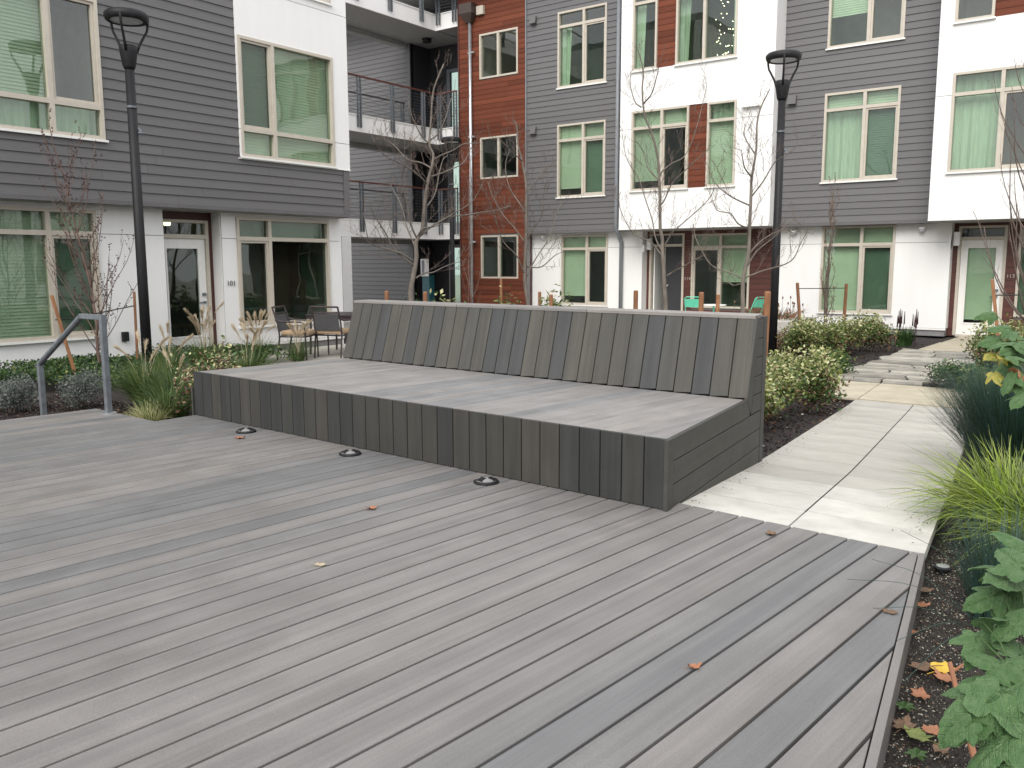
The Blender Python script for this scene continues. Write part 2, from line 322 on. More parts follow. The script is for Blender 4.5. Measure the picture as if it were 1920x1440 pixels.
TREES=[
(0.055,[(-8.14, 8.77, -0.28), (-8.19, 8.82, 0.28), (-8.3, 8.85, 0.84), (-8.31, 8.87, 1.03), (-8.29, 8.91, 1.2), (-8.28, 8.96, 1.44), (-8.3, 8.98, 1.65), (-8.25, 9.05, 1.81), (-8.25, 9.1, 2.1), (-8.24, 9.17, 2.47), (-8.21, 9.22, 2.67), (-8.21, 9.26, 2.86), (-8.26, 9.24, 3.0), (-8.27, 9.31, 3.42), (-8.28, 9.37, 3.76), (-8.19, 9.49, 4.11)],[
 [(-8.29, 8.97, 1.53), (-8.47, 9.09, 1.67), (-8.68, 9.2, 1.88), (-8.88, 9.32, 2.15), (-9.12, 9.41, 2.4), (-9.3, 9.52, 2.54)],
 [(-8.29, 9.0, 1.68), (-8.27, 8.85, 1.89), (-8.24, 8.73, 2.24), (-8.19, 8.61, 2.51), (-8.05, 8.54, 2.68), (-7.97, 8.43, 2.86)],
 [(-8.27, 9.02, 1.73), (-8.25, 9.21, 1.85), (-8.13, 9.47, 2.0), (-7.94, 9.77, 2.05), (-7.8, 10.03, 2.1), (-7.63, 10.33, 2.19)],
 [(-8.31, 8.93, 1.38), (-8.36, 8.74, 1.49), (-8.46, 8.5, 1.56), (-8.47, 8.32, 1.6), (-8.44, 8.19, 1.7), (-8.4, 8.09, 2.01)],
 [(-8.27, 8.92, 1.15), (-8.27, 9.09, 1.22), (-8.25, 9.26, 1.23), (-8.17, 9.5, 1.33), (-8.08, 9.73, 1.4)],
 [(-8.3, 8.99, 1.71), (-8.18, 8.98, 1.83), (-8.0, 8.99, 1.86), (-7.72, 9.1, 2.03), (-7.47, 9.19, 2.16), (-7.3, 9.22, 2.4)],
 [(-8.25, 9.1, 2.1), (-8.3, 9.38, 2.32), (-8.43, 9.61, 2.57), (-8.55, 9.86, 2.86), (-8.65, 10.09, 2.97)],
 [(-8.24, 9.17, 2.47), (-8.22, 8.92, 2.58), (-8.25, 8.64, 2.69), (-8.27, 8.36, 2.77), (-8.23, 8.13, 2.94)],
 [(-8.21, 9.22, 2.67), (-8.46, 9.28, 2.77), (-8.73, 9.31, 2.83), (-9.06, 9.33, 3.08), (-9.32, 9.38, 3.22)],
 [(-8.2, 9.25, 2.78), (-8.04, 9.26, 2.84), (-7.86, 9.28, 2.89), (-7.68, 9.29, 2.96), (-7.44, 9.35, 2.96)],
 [(-8.2, 9.22, 2.56), (-8.2, 9.57, 2.66), (-8.22, 9.92, 2.81), (-8.3, 10.23, 3.07)],
 [(-8.29, 8.93, 1.31), (-8.42, 8.69, 1.53), (-8.47, 8.51, 1.81), (-8.48, 8.35, 2.02), (-8.45, 8.22, 2.22)],
 [(-8.27, 9.25, 3.04), (-8.27, 9.44, 3.17), (-8.29, 9.63, 3.42), (-8.33, 9.83, 3.74)],
 [(-8.26, 9.25, 3.0), (-8.29, 9.12, 3.1), (-8.32, 9.0, 3.3), (-8.33, 8.91, 3.54)],
]),
(0.05,[(-8.35, 11.73, -0.39), (-8.4, 11.83, 0.41), (-8.43, 11.86, 0.67), (-8.51, 11.87, 1.08), (-8.54, 11.95, 1.71), (-8.58, 12.01, 2.2), (-8.62, 12.06, 2.69), (-8.71, 12.07, 3.06), (-8.78, 12.06, 3.3), (-8.82, 12.08, 3.64), (-8.88, 12.06, 3.75)],[
 [(-8.48, 11.9, 1.14), (-8.5, 12.13, 1.39), (-8.48, 12.39, 1.63), (-8.47, 12.66, 1.97), (-8.52, 12.87, 2.27), (-8.51, 13.11, 2.47)],
 [(-8.52, 11.88, 1.16), (-8.55, 11.71, 1.46), (-8.65, 11.47, 1.7), (-8.66, 11.31, 1.98), (-8.69, 11.15, 2.33), (-8.7, 10.98, 2.56)],
 [(-8.56, 11.94, 1.71), (-8.8, 11.99, 1.94), (-9.1, 12.01, 2.22), (-9.33, 12.07, 2.49), (-9.52, 12.17, 2.78)],
 [(-8.55, 11.96, 1.74), (-8.37, 11.97, 1.96), (-8.22, 11.96, 2.17), (-8.15, 11.91, 2.51), (-8.03, 11.89, 2.76)],
 [(-8.58, 12.01, 2.19), (-8.79, 12.05, 2.42), (-9.0, 12.1, 2.66), (-9.15, 12.2, 3.03), (-9.2, 12.38, 3.32)],
 [(-8.61, 12.05, 2.54), (-8.68, 12.41, 2.75), (-8.76, 12.77, 2.96), (-8.77, 13.16, 3.09)],
 [(-8.5, 11.92, 1.3), (-8.17, 11.87, 1.3), (-7.88, 11.82, 1.47), (-7.61, 11.74, 1.55)],
 [(-8.71, 12.07, 3.06), (-8.63, 11.71, 3.17), (-8.48, 11.4, 3.33)],
]),
(0.055,[(-6.25, 12.68, -0.26), (-6.3, 12.73, 0.26), (-6.33, 12.77, 0.6), (-6.37, 12.8, 0.89), (-6.41, 12.82, 1.23), (-6.45, 12.84, 1.52), (-6.47, 12.87, 1.72), (-6.51, 12.87, 1.92), (-6.54, 12.9, 2.25), (-6.59, 12.95, 2.73), (-6.63, 12.97, 3.01), (-6.74, 12.96, 3.44), (-6.86, 12.92, 3.73), (-6.93, 12.95, 4.16), (-6.94, 12.99, 4.45), (-7.04, 12.98, 4.8)],[
 [(-6.46, 12.84, 1.55), (-6.61, 12.91, 1.75), (-6.75, 13.02, 2.08), (-6.89, 13.1, 2.35), (-7.1, 13.17, 2.78), (-7.32, 13.2, 3.08), (-7.49, 13.3, 3.55)],
 [(-6.45, 12.86, 1.59), (-6.29, 12.81, 1.8), (-6.14, 12.73, 1.91), (-5.89, 12.76, 2.12), (-5.62, 12.8, 2.38), (-5.52, 12.71, 2.59)],
 [(-6.58, 12.95, 2.73), (-6.59, 13.1, 2.86), (-6.52, 13.3, 2.99), (-6.42, 13.52, 3.12), (-6.35, 13.77, 3.55), (-6.33, 13.99, 4.03), (-6.35, 14.16, 4.38)],
 [(-6.54, 12.91, 2.28), (-6.43, 12.84, 2.36), (-6.29, 12.84, 2.63), (-6.06, 12.89, 2.85), (-5.76, 13.0, 3.12)],
 [(-6.45, 12.84, 1.47), (-6.65, 12.85, 1.68), (-6.86, 12.83, 1.77), (-7.01, 12.86, 1.84), (-7.24, 12.87, 2.18), (-7.35, 12.97, 2.45)],
 [(-6.37, 12.84, 1.14), (-6.22, 12.84, 1.22), (-6.1, 12.81, 1.27), (-5.91, 12.85, 1.39), (-5.72, 12.87, 1.48)],
 [(-6.91, 12.91, 3.87), (-7.14, 13.1, 4.01), (-7.36, 13.33, 4.33), (-7.49, 13.6, 4.56)],
 [(-6.89, 12.93, 3.92), (-6.7, 12.85, 4.05), (-6.56, 12.74, 4.3), (-6.43, 12.62, 4.5)],
 [(-6.58, 12.94, 2.67), (-6.83, 13.01, 2.9), (-7.0, 13.14, 3.19), (-7.21, 13.24, 3.43)],
]),
(0.05,[(-4.74, 12.03, -0.29), (-4.77, 12.1, 0.21), (-4.79, 12.16, 0.65), (-4.82, 12.21, 1.09), (-4.79, 12.3, 1.47), (-4.81, 12.36, 1.86), (-4.83, 12.43, 2.38), (-4.84, 12.46, 2.59), (-4.82, 12.55, 3.01), (-4.84, 12.59, 3.34), (-4.82, 12.65, 3.59), (-4.73, 12.76, 3.87)],[
 [(-4.83, 12.22, 1.12), (-5.03, 12.25, 1.2), (-5.29, 12.26, 1.29), (-5.49, 12.31, 1.47), (-5.67, 12.4, 1.74), (-5.78, 12.53, 1.95)],
 [(-4.83, 12.21, 1.13), (-4.55, 12.26, 1.23), (-4.26, 12.32, 1.32), (-4.11, 12.27, 1.41), (-4.01, 12.2, 1.59), (-3.87, 12.16, 1.81)],
 [(-4.81, 12.26, 1.26), (-4.75, 12.54, 1.53), (-4.62, 12.85, 1.73), (-4.56, 13.11, 1.89), (-4.43, 13.43, 2.06)],
 [(-4.81, 12.35, 1.84), (-4.88, 12.12, 1.91), (-4.93, 11.93, 2.05), (-5.02, 11.67, 2.08), (-5.03, 11.5, 2.22)],
 [(-4.83, 12.4, 2.18), (-5.12, 12.37, 2.32), (-5.34, 12.39, 2.5), (-5.47, 12.47, 2.62), (-5.6, 12.57, 2.86)],
 [(-4.82, 12.43, 2.31), (-4.65, 12.43, 2.53), (-4.49, 12.44, 2.79), (-4.32, 12.42, 2.87), (-4.17, 12.4, 3.0)],
 [(-4.83, 12.53, 2.92), (-5.04, 12.67, 3.2), (-5.14, 12.88, 3.41)],
 [(-4.84, 12.46, 2.59), (-4.79, 12.02, 2.72), (-4.68, 11.63, 2.89)],
 [(-4.83, 12.21, 1.06), (-5.04, 12.38, 1.02), (-5.25, 12.58, 1.13), (-5.44, 12.81, 1.38)],
 [(-4.79, 12.3, 1.47), (-4.7, 12.62, 1.69), (-4.52, 12.99, 1.85), (-4.41, 13.27, 1.77)],
]),
]
LEAVES=[(-0.215, 2.346, 0.576, 0.124, -0.73, -0.6, -0.34, 0), (-0.261, 2.437, 0.574, 0.109, -0.74, -0.46, 0.5, 0), (-0.214, 2.355, 0.621, 0.117, -0.22, 0.01, 0.98, 0), (-0.27, 2.357, 0.512, 0.093, -0.78, -0.61, -0.17, 0), (-0.272, 2.28, 0.441, 0.078, -0.78, -0.52, 0.34, 0), (-0.233, 2.257, 0.5, 0.089, 0.73, 0.6, 0.34, 0), (-0.262, 2.165, 0.453, 0.081, -0.4, -0.43, -0.81, 0), (-0.192, 2.226, 0.508, 0.105, -0.81, -0.57, 0.17, 0), (-0.224, 2.129, 0.445, 0.091, -0.47, -0.2, 0.86, 0), (-0.19, 2.154, 0.451, 0.103, 0.66, 0.57, 0.49, 0), (-0.194, 2.081, 0.41, 0.13, -0.78, -0.61, -0.17, 0), (-0.232, 1.987, 0.389, 0.155, -0.61, -0.55, -0.57, 0), (-0.181, 2.025, 0.389, 0.149, -0.06, -0.21, -0.97, 0), (-0.192, 1.945, 0.337, 0.123, -0.2, -0.31, -0.93, 0), (-0.153, 1.976, 0.348, 0.134, 0.35, 0.1, -0.93, 0), (-0.14, 1.918, 0.322, 0.119, -0.73, -0.6, -0.34, 0), (-0.165, 2.16, 0.373, 0.109, 0.06, 0.21, 0.97, 0), (-0.239, 2.109, 0.398, 0.085, -0.58, -0.3, 0.76, 0), (-0.177, 2.227, 0.453, 0.099, 0.33, 0.39, 0.86, 0), (-0.165, 1.898, 0.311, 0.098, -0.33, -0.39, -0.86, 0), (-0.222, 2.393, 0.512, 0.127, -0.06, -0.21, -0.97, 0), (-0.259, 2.429, 0.52, 0.082, -0.2, -0.31, -0.93, 0), (-0.252, 1.93, 0.36, 0.068, -0.73, -0.6, -0.34, 0), (-0.211, 2.484, 0.628, 0.109, -0.47, -0.2, 0.86, 0), (-0.699, 5.932, 0.87, 0.168, -0.74, -0.46, 0.5, 0), (-0.619, 5.736, 0.842, 0.17, -0.73, -0.6, -0.34, 0), (-0.732, 5.895, 0.79, 0.145, -0.66, -0.57, -0.49, 1), (-0.598, 5.733, 0.734, 0.155, -0.06, -0.21, -0.97, 0), (-0.673, 5.8, 0.722, 0.158, -0.46, -0.47, -0.76, 0), (-0.585, 5.769, 0.888, 0.186, 0.33, 0.39, 0.86, 0), (-0.616, 5.583, 0.671, 0.152, -0.2, -0.31, -0.93, 0), (-0.681, 5.663, 0.688, 0.124, 0.22, -0.01, -0.98, 1), (-0.565, 5.615, 0.641, 0.152, 0.47, 0.2, -0.86, 0), (-0.591, 5.626, 0.812, 0.128, 0.74, 0.46, -0.5, 0), (-0.552, 5.638, 0.716, 0.128, 0.73, 0.6, 0.34, 2), (-0.766, 6.007, 0.861, 0.138, -0.8, -0.59, 0.0, 0), (-0.664, 5.967, 0.918, 0.135, -0.08, 0.11, 0.99, 0), (-0.578, 5.758, 0.796, 0.161, -0.22, 0.01, 0.98, 0), (-0.652, 5.703, 0.796, 0.124, 0.81, 0.57, -0.17, 1), (-0.537, 5.503, 0.596, 0.149, -0.46, -0.47, -0.76, 0), (-0.73, 6.048, 0.942, 0.131, -0.78, -0.52, 0.34, 0), (-0.835, 6.233, 1.012, 0.13, -0.81, -0.57, 0.17, 0)]

# ------------------------------------------------------------------ ground, beds, paving
def sstep(t): t = min(1, max(0, t)); return t*t*(3-2*t)
def hground(x, y):
    right = (0 if y < 4.3 else zg(y)) - (.12 if y < 4.3 else .12-.06*sstep((y-4.3)/4))
    left = min(zg(y)-.035, -.1)
    z = left+(right-left)*sstep((x+1.9)/.6)
    z = z+(-.31-z)*sstep((-x-5.5)/1.2)
    return z
def make_bed():
    xs = np.concatenate([np.arange(-19, -7, .5), np.arange(-7, 2.2, .12), np.arange(2.2, 6, .6)])
    ys = np.concatenate([np.arange(-2, 2, .25), np.arange(2, 9, .1), np.arange(9, 24.2, .25)])
    nx, ny = len(xs), len(ys); vs = []
    for y in ys:
        for x in xs:
            vs.append((x, y, hground(x, y)+.018*noise.noise(Vector((x*1.7, y*1.7, 0)))+.012*noise.noise(Vector((x*7, y*7, 3)))-.008))
    q = [(j*nx+i, j*nx+i+1, (j+1)*nx+i+1, (j+1)*nx+i) for j in range(ny-1) for i in range(nx-1)]
    o = fast('planting_bed', np.array(vs), np.array(q), [M['mulch'], M['soil']], [1 if xs[k % (nx-1)] > -1.2 and ys[k//(nx-1)] < 6.5 else 0 for k in range(len(q))], smooth=True)
    tag(o, kind='structure')
make_bed()
g = MB().add([(-90, -60, -.37), (90, -60, -.37), (90, 110, -.37), (-90, 110, -.37)], [(0, 1, 2, 3)]).build('ground', M['patio']); tag(g, kind='structure')

def slab(parent, mat, pts, top, th=.05, name='paving_slab'):
    cx = sum(p[0] for p in pts)/len(pts); cy = sum(p[1] for p in pts)/len(pts); n = len(pts)
    tz = [top(x, y) if callable(top) else top for x, y in pts]
    v = [(x-cx, y-cy, z-th) for (x, y), z in zip(pts, tz)]+[(x-cx, y-cy, z) for (x, y), z in zip(pts, tz)]
    f = [tuple(range(n-1, -1, -1)), tuple(range(n, 2*n))]+[(i, (i+1) % n, n+(i+1) % n, n+i) for i in range(n)]
    return MB().add(v, f).build(name, mat, parent, Matrix.Translation((cx, cy, 0)), bevel=.0015)
path = MB()
for (a, b) in ((4.74, 6.3), (6.3, 10.5), (10.5, 10.77), (10.80, 21.5)):
    xl = lambda y: -2.065-.112*(y-4.3) if y < 10.79 else -3.62
    xr = lambda y: -.765-.112*(y-4.3) if y < 10.79 else -2.3
    path.hull8([(xl(a), a, zg(a)-(.0056 if a < 10.79 else .02)), (xr(a), a, zg(a)-(.0056 if a < 10.79 else .02)), (xr(a), a, zg(a)-.2), (xl(a), a, zg(a)-.2)],
               [(xl(b-.01), b, zg(b)-(.0056 if a < 10.79 else .02)), (xr(b-.01), b, zg(b)-(.0056 if a < 10.79 else .02)), (xr(b-.01), b, zg(b)-.2), (xl(b-.01), b, zg(b)-.2)])
path = tag(path.build('path', M['mulch']), kind='structure')
PT = .457; y = 4.29; k = 0
def rowy(x, y0): return y0-.058*(x+1.4)
top = lambda x, y: zg(y)-.004
while y < 10.7:
    y2 = min(y+PT, 10.78)
    for (fa, fb) in ((-.66, -.005), (.005, .655)):
        def P(f, yy):
            xx = -1.41-.112*(yy-4.3)+f; return (xx, rowy(xx+.112*(yy-4.3), yy))
        g_ = .0042
        slab(path, M['slab' if y < 5.6 else 'slabgrey'], [P(fa, y+g_), P(fb, y+g_), P(fb, y2-g_), P(fa, y2-g_)], top)
    y = y2
for (a, b) in ((-6.3, -4.55), (-4.54, -2.78), (-2.77, -1.0), (-.99, 1.4)):
    slab(path, M['slabtan'], [(a, 10.84-.02*a-.05), (b, 10.84-.02*b-.05), (b-.12, 12.42), (a-.12, 12.42)], -.296)
for (a, b, c, d) in ((17.75, 19.6, -3.5, -2.3), (19.61, 21.62, -3.42, -2.3)):
    slab(path, M['slabtan'], [(c, a), (d, a), (d, b), (c+.05, b)], -.292)
# irregular flagstones
rf = random.Random(4)
rows = []; yy = 12.45
while yy < 17.7:
    h = rf.uniform(.42, .8); rows.append((yy, min(yy+h, 17.72))); yy += h
def wob(x, y): return (x+.16*noise.noise(Vector((x*2.1, y*2.1, 1))), y+.22*noise.noise(Vector((x*2.3, y*1.9, 7))))
for (a, b) in rows:
    x = -3.72
    while x < -2.25:
        w = rf.uniform(.45, 1.05); x2 = min(x+w, -2.2)
        if x2-x < .2: break
        def ed(p, q, s=6): return [(p[0]+(q[0]-p[0])*t/s, p[1]+(q[1]-p[1])*t/s) for t in range(s)]
        g_ = .012; g_ = .016; c = [(x+g_, a+g_), (x2-g_, a+g_), (x2-g_, b-g_), (x+g_, b-g_)]
        pts = [wob(*p) for i in range(4) for p in ed(c[i], c[(i+1) % 4], 4)]
        slab(path, M['flag'], pts, -.285+rf.uniform(-.006, .006), name='flagstone'); x = x2
def flat(name, x0, x1, y0, y1, z, mat, th=.05):
    return tag(MB().box(x0, x1, y0, y1, z-th, z).build(name, mat), kind='structure')
pa = flat('patio', -13.36, -10.6, 8.95, 12.6, -.285, M['patio'])
flat('courtyard_paving', -20.4, -9.2, 14.2, 22.7, -.29, M['patio'])
flat('terrace', -11.6, -7.75, 15.6, 21.6, -.288, M['patio'])

# ------------------------------------------------------------------ the deck
def clip(poly, a, b, c):   # keep a*x+b*y<=c
    out = []
    for i in range(len(poly)):
        p, q = poly[i], poly[(i+1) % len(poly)]; dp = a*p[0]+b*p[1]-c; dq = a*q[0]+b*q[1]-c
        if dp <= 0: out.append(p)
        if (dp < 0 < dq) or (dq < 0 < dp):
            t = dp/(dp-dq); out.append((p[0]+(q[0]-p[0])*t, p[1]+(q[1]-p[1])*t))
    return out
def board(name, mat, parent, poly, org, xd, yd, t=.025, bevel=.002):
    """prism of a 2D outline; outer face at the plane of xd, yd; length along xd"""
    xd = Vector(xd).normalized(); zd = xd.cross(Vector(yd)).normalized(); yd = zd.cross(xd)
    m = Matrix(((xd.x, yd.x, zd.x, org[0]), (xd.y, yd.y, zd.y, org[1]), (xd.z, yd.z, zd.z, org[2]), (0, 0, 0, 1)))
    mb = MB().prism(poly, -t, 0)
    o = mb.build(name, mat, parent, m)
    if bevel:
        bv = o.modifiers.new('bevel', 'BEVEL'); bv.width = bevel; bv.segments = 1; bv.limit_method = 'ANGLE'
    return o
DD = (math.sin(R(5.65)), math.cos(R(5.65))); DN = (DD[1], -DD[0])
def strips(name, mat, parent, poly, z, pitch, gap, phase, t=.025):
    us = [p[0]*DN[0]+p[1]*DN[1] for p in poly]; k = math.floor((min(us)-phase)/pitch)
    while phase+k*pitch < max(us):
        a = phase+k*pitch+gap/2; b = a+pitch-gap; k += 1
        q = clip(clip(poly, -DN[0], -DN[1], -a), DN[0], DN[1], b)
        if len(q) < 3: continue
        loc = [(x*DD[0]+y*DD[1], -(x*DN[0]+y*DN[1])) for x, y in q]
        v0 = min(p[0] for p in loc); w0 = -(a+b)/2
        if max(p[0] for p in loc)-v0 < .05: continue
        loc = [(p[0]-v0, p[1]-w0) for p in loc]
        u0 = -w0; org = (DD[0]*v0+DN[0]*u0, DD[1]*v0+DN[1]*u0, z)
        board(name, mat, parent, loc, org, (DD[0], DD[1], 0), (-DN[0], -DN[1], 0), t)
deckpoly = [(-.78, 4.235), (-2.04, 4.36), (-6.85, 4.50), (-6.85, 4.06), (-7.93, 4.11), (-8.0, 3.29), (-8.3, -1.2), (-.06, -1.2)]
deckpoly = deckpoly[::-1] if sum(deckpoly[i][0]*deckpoly[(i+1) % 8][1]-deckpoly[(i+1) % 8][0]*deckpoly[i][1] for i in range(8)) < 0 else deckpoly
inner = [(p[0]*.998-.005, p[1]*.998) for p in deckpoly]
deck = tag(MB().prism(inner, -.34, -.14).build('deck', M['dark']), kind='structure')  # solid core below the boards, its black paints the shade between them
strips('deck_board', M['deck'], deck, deckpoly, 0., .1453, .0115, -2.241)
def rail_board(name, mat, parent, p, q, w, z, t=.15, bev=.003):   # a board standing on edge from p to q, thickness w outward, top at z
    d = Vector((q[0]-p[0], q[1]-p[1], 0)); L_ = d.length; d.normalize(); n = Vector((d.y, -d.x, 0))
    m = Matrix(((d.x, n.x, 0, p[0]), (d.y, n.y, 0, p[1]), (0, 0, 1, z), (0, 0, 0, 1)))
    return MB().box(0, L_, 0, w, -t, 0).build(name, mat, parent, m, bevel=bev)
rail_board('edge_board', M['edge'], deck, (-.056, -1.2), (-.776, 4.24), .028, .001, .17)
rail_board('fascia_board', M['deck'], deck, (-7.93, 4.113), (-8.003, 3.29), -.025, -.003, .3)
rail_board('fascia_board', M['deck'], deck, (-6.85, 4.066), (-7.93, 4.116), -.025, -.003, .3)
for s_ in ((-7.2, 3.3),): pass
# stair treads beyond the left deck edge
for i in range(2):
    board('stair_tread', M['deck'], deck, [(0, 0), (1.6, 0), (1.6, .3), (0, .3)], (-8.06-.3*i, 2.3, -.14*(i+1)), (0, 1, 0), (-1, 0, 0))

# ------------------------------------------------------------------ the bench
bench = thing('platform_bench', (-4.45, 4.3, 0), 0, 'long charcoal lounging bench with deep seat and slanted plank back on the deck', 'bench')
F0, F1 = Vector((-6.85, 4.45, 0)), Vector((-2.04, 4.17, 0))
B0, B1 = Vector((-6.60, 6.01, 0)), Vector((-2.21, 5.75, 0))
T0, T1 = Vector((-6.63, 6.22, .96)), Vector((-2.24, 5.96, .96))
E0, E1 = Vector((-6.69, 6.50, .96)), Vector((-2.27, 6.24, .96))
SZ = .395
fd = (F1-F0).normalized(); Lf = (F1-F0).length; nP = 33; pw = Lf/nP
for i in range(nP):
    w = pw-.0075; p = F0+fd*(i*pw+.00375)
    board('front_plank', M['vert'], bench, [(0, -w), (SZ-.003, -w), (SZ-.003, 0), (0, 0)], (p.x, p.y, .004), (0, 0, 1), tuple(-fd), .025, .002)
seatpoly = [(F0.x+.03, F0.y+.027), (F1.x-.022, F1.y+.027), (-2.238, 5.754), (B0.x, B0.y)]
strips('seat_board', M['seat'], bench, seatpoly, SZ, .1453, .004, -2.20)
bd = (B1-B0).normalized(); Lb = (B1-B0).length; nB = 30; bw = Lb/nB
up = (T0-B0-Vector((0, 0, SZ))); Lu = up.length; up.normalize()
for i in range(nB):
    w = bw-.0085; p = B0+bd*(i*bw+.00425)
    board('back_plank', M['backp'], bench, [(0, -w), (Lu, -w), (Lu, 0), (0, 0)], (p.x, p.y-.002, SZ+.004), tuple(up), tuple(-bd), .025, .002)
# cap in three lengths
for i in range(3):
    a = T0.lerp(T1, i/3)+Vector((0, -.012, 0)); b = T0.lerp(T1, (i+1)/3)+Vector((-.003, -.012, 0)); dx = (b-a)
    wv = (E0-T0)+Vector((0, .012, 0))
    xd = dx.normalized(); yd0 = wv-xd*wv.dot(xd); sk = wv.dot(xd)
    board('cap_board', M['seat'], bench, [(0, 0), (dx.length-.003, 0), (dx.length-.003+sk, yd0.length), (sk, yd0.length)], (a.x, a.y, .972), tuple(xd), tuple(yd0), .024, .002)
# right end: boards in the side plane
sd = Vector((-2.27+2.03, 6.25-4.16, 0)).normalized(); SO = Vector((-2.028, 4.155, 0))
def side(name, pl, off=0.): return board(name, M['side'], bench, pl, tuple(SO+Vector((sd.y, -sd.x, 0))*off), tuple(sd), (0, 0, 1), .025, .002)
side('corner_post', [(0, 0), (.088, 0), (.088, SZ-.09), (.012, SZ), (0, SZ)], .002)
region = [(.092, -.3), (2.0, -.3), (2.0, .956), (1.915, .956), (1.704, SZ), (.016, SZ), (.092, SZ-.09)]
zz = SZ-.128
side('side_board', [(.096, zz), (1.69, zz), (1.69, zz+.02), (1.608, SZ), (.02, SZ)])
for z1 in (zz-.006, zz-.006-.134, zz-.006-.268, zz-.006-.402):
    q = clip(clip([(.092, -.33), (1.996, -.33), (1.996, .5), (.092, .5)], 0, 1, z1), 0, -1, -(z1-.128)); side('side_board', q)
side('slope_board', [(1.608, SZ), (1.69, zz+.024), (1.72, zz+.024), (1.92, .956), (1.812, .956)], .002)
for j in range(5):
    z0 = SZ-.128+.134*j; q = clip(clip([(1.728, zz), (1.996, zz), (1.996, .956), (1.925, .956)], 0, -1, -(z0+.003)), 0, 1, z0+.131)
    if len(q) > 2: side('side_board', q)
side('rear_post', [(2.0, -.33), (2.098, -.33), (2.098, .956), (2.0, .956)], .003)
# left end and rear
sl2 = Vector((-.09, 1., 0)).normalized()
lo = Vector((-6.862, 4.44, 0))
for j in range(5):
    z1 = SZ-.14*j; board('side_board', M['side'], bench, [(0, z1-.135), (2.0, z1-.135), (2.0, z1), (0, z1)], tuple(lo), (-.0, 1, 0), (0, 0, -1) if False else (0, 0, 1), .02) if j else None
for j in range(9):
    z1 = .955-.14*j
    board('rear_board', M['side'], bench, [(0, z1-.135), (4.44, z1-.135), (4.44, z1), (0, z1)], (E1.x, E1.y+.004, 0), (-1, .0587, 0), (0, 0, 1), .02)
mb = MB()
mb.hull8([(F0.x+.03, F0.y+.032, -.3), (F1.x-.03, F1.y+.034, -.3), (F1.x-.03, F1.y+.034, SZ-.03), (F0.x+.03, F0.y+.032, SZ-.03)],
         [(E0.x+.1, E0.y-.03, -.3), (E1.x-.03, E1.y-.03, -.3), (E1.x-.03, E1.y-.03, SZ-.03), (E0.x+.1, E0.y-.03, SZ-.03)])
mb.hull8([(B0.x+.03, B0.y+.05, SZ-.02), (B1.x-.03, B1.y+.05, SZ-.02), (T1.x-.03, T1.y+.03, .945), (T0.x+.03, T0.y+.03, .945)],
         [(E0.x+.05, E0.y-.03, SZ-.02), (E1.x-.03, E1.y-.03, SZ-.02), (E1.x-.03, E1.y-.03, .945), (E0.x+.05, E0.y-.03, .945)])
mb.build('frame', M['dark'], bench)  # dark filler added inside the bench to block light, not real framing

# ------------------------------------------------------------------ deck lights, leaves, handrail
def deck_light(x, y, lab):
    t = thing('deck_light', (x, y, 0), .35, lab, 'deck light', 'round step lights let into the deck in front of the bench')
    m = Matrix.Translation((x, y, 0)) @ Matrix.Rotation(.35, 4, 'Z')
    MB().lathe([(.078, 0), (.08, .006), (.078, .012), (.07, .016)], 28).build('base_ring', M['black'], t, m)
    MB().lathe([(.068, .014), (.055, .026), (.03, .033), (.008, .035)], 28).build('cap', M['conc'], t, m, smooth=True)
    for a in (0, 1, 2):
        r_ = m @ Matrix.Rotation(a*2.094, 4, 'Z')
        MB().add([(.018, -.02, .034), (.062, -.028, .021), (.062, .028, .021), (.018, .02, .034), (.018, -.02, .0365), (.062, -.028, .0245), (.062, .028, .0245), (.018, .02, .0365)],
                 [(0, 3, 2, 1), (4, 5, 6, 7), (0, 1, 5, 4), (1, 2, 6, 5), (2, 3, 7, 6), (3, 0, 4, 7)]).build('light_slot', M['black'], t, r_)
deck_light(-5.80, 4.22, 'small round black step light on the deck nearest the left end of the bench')
deck_light(-4.50, 4.14, 'round step light on the deck, the middle one of the three before the bench')
deck_light(-3.22, 4.08, 'round step light on the deck, rightmost of the three before the bench')

def leaf_mesh(seed, lobes=5, curl=.3):
    r_ = random.Random(seed); n = 22; pts = []
    for i in range(n):
        th = 2*math.pi*i/n; rr = .62+.38*abs(math.cos(th*lobes/2))**.7; rr *= .85+.3*r_.random()
        pts.append((rr*math.cos(th), rr*.75*math.sin(th)))
    v = [(0, 0, .06)]+[(x*.5, y*.5, .04+curl*.25*(x*x)) for x, y in pts]+[(x, y, .03+curl*(x*x+.6*y*y)*r_.uniform(.3, 1)) for x, y in pts]
    f = [(0, 1+i, 1+(i+1) % n) for i in range(n)]+[(1+i, 1+n+i, 1+n+(i+1) % n, 1+(i+1) % n) for i in range(n)]
    return v, f
def fallen(x, y, z, s, mat, lab, rz, seed, curl=.4, grp=None):
    v, f = leaf_mesh(seed, 5, curl); mb = MB().add(v, f)
    mb.tube([(-.9, 0, .1), (-1.3, .05, .12), (-1.6, .15, .1)], .025, 4)
    o = mb.build('fallen_leaf', mat, None, Matrix.Translation((x, y, z)) @ Matrix.Rotation(rz, 4, 'Z') @ Matrix.Scale(s, 4), smooth=False)
    so_ = o.modifiers.new('solid', 'SOLIDIFY'); so_.thickness = .02
    tag(o, lab, 'leaf', grp)
GD = 'dead leaves dropped on the deck'
fallen(-5.62, 4.03, .002, .045, M['orange'], 'curled pale orange dead leaf on the deck beside the leftmost step light', .3, 1, .6, GD)
fallen(-3.37, 3.25, .002, .036, M['orange'], 'curled rust orange dead leaf alone in the middle of the deck', 1.2, 2, .8, GD)
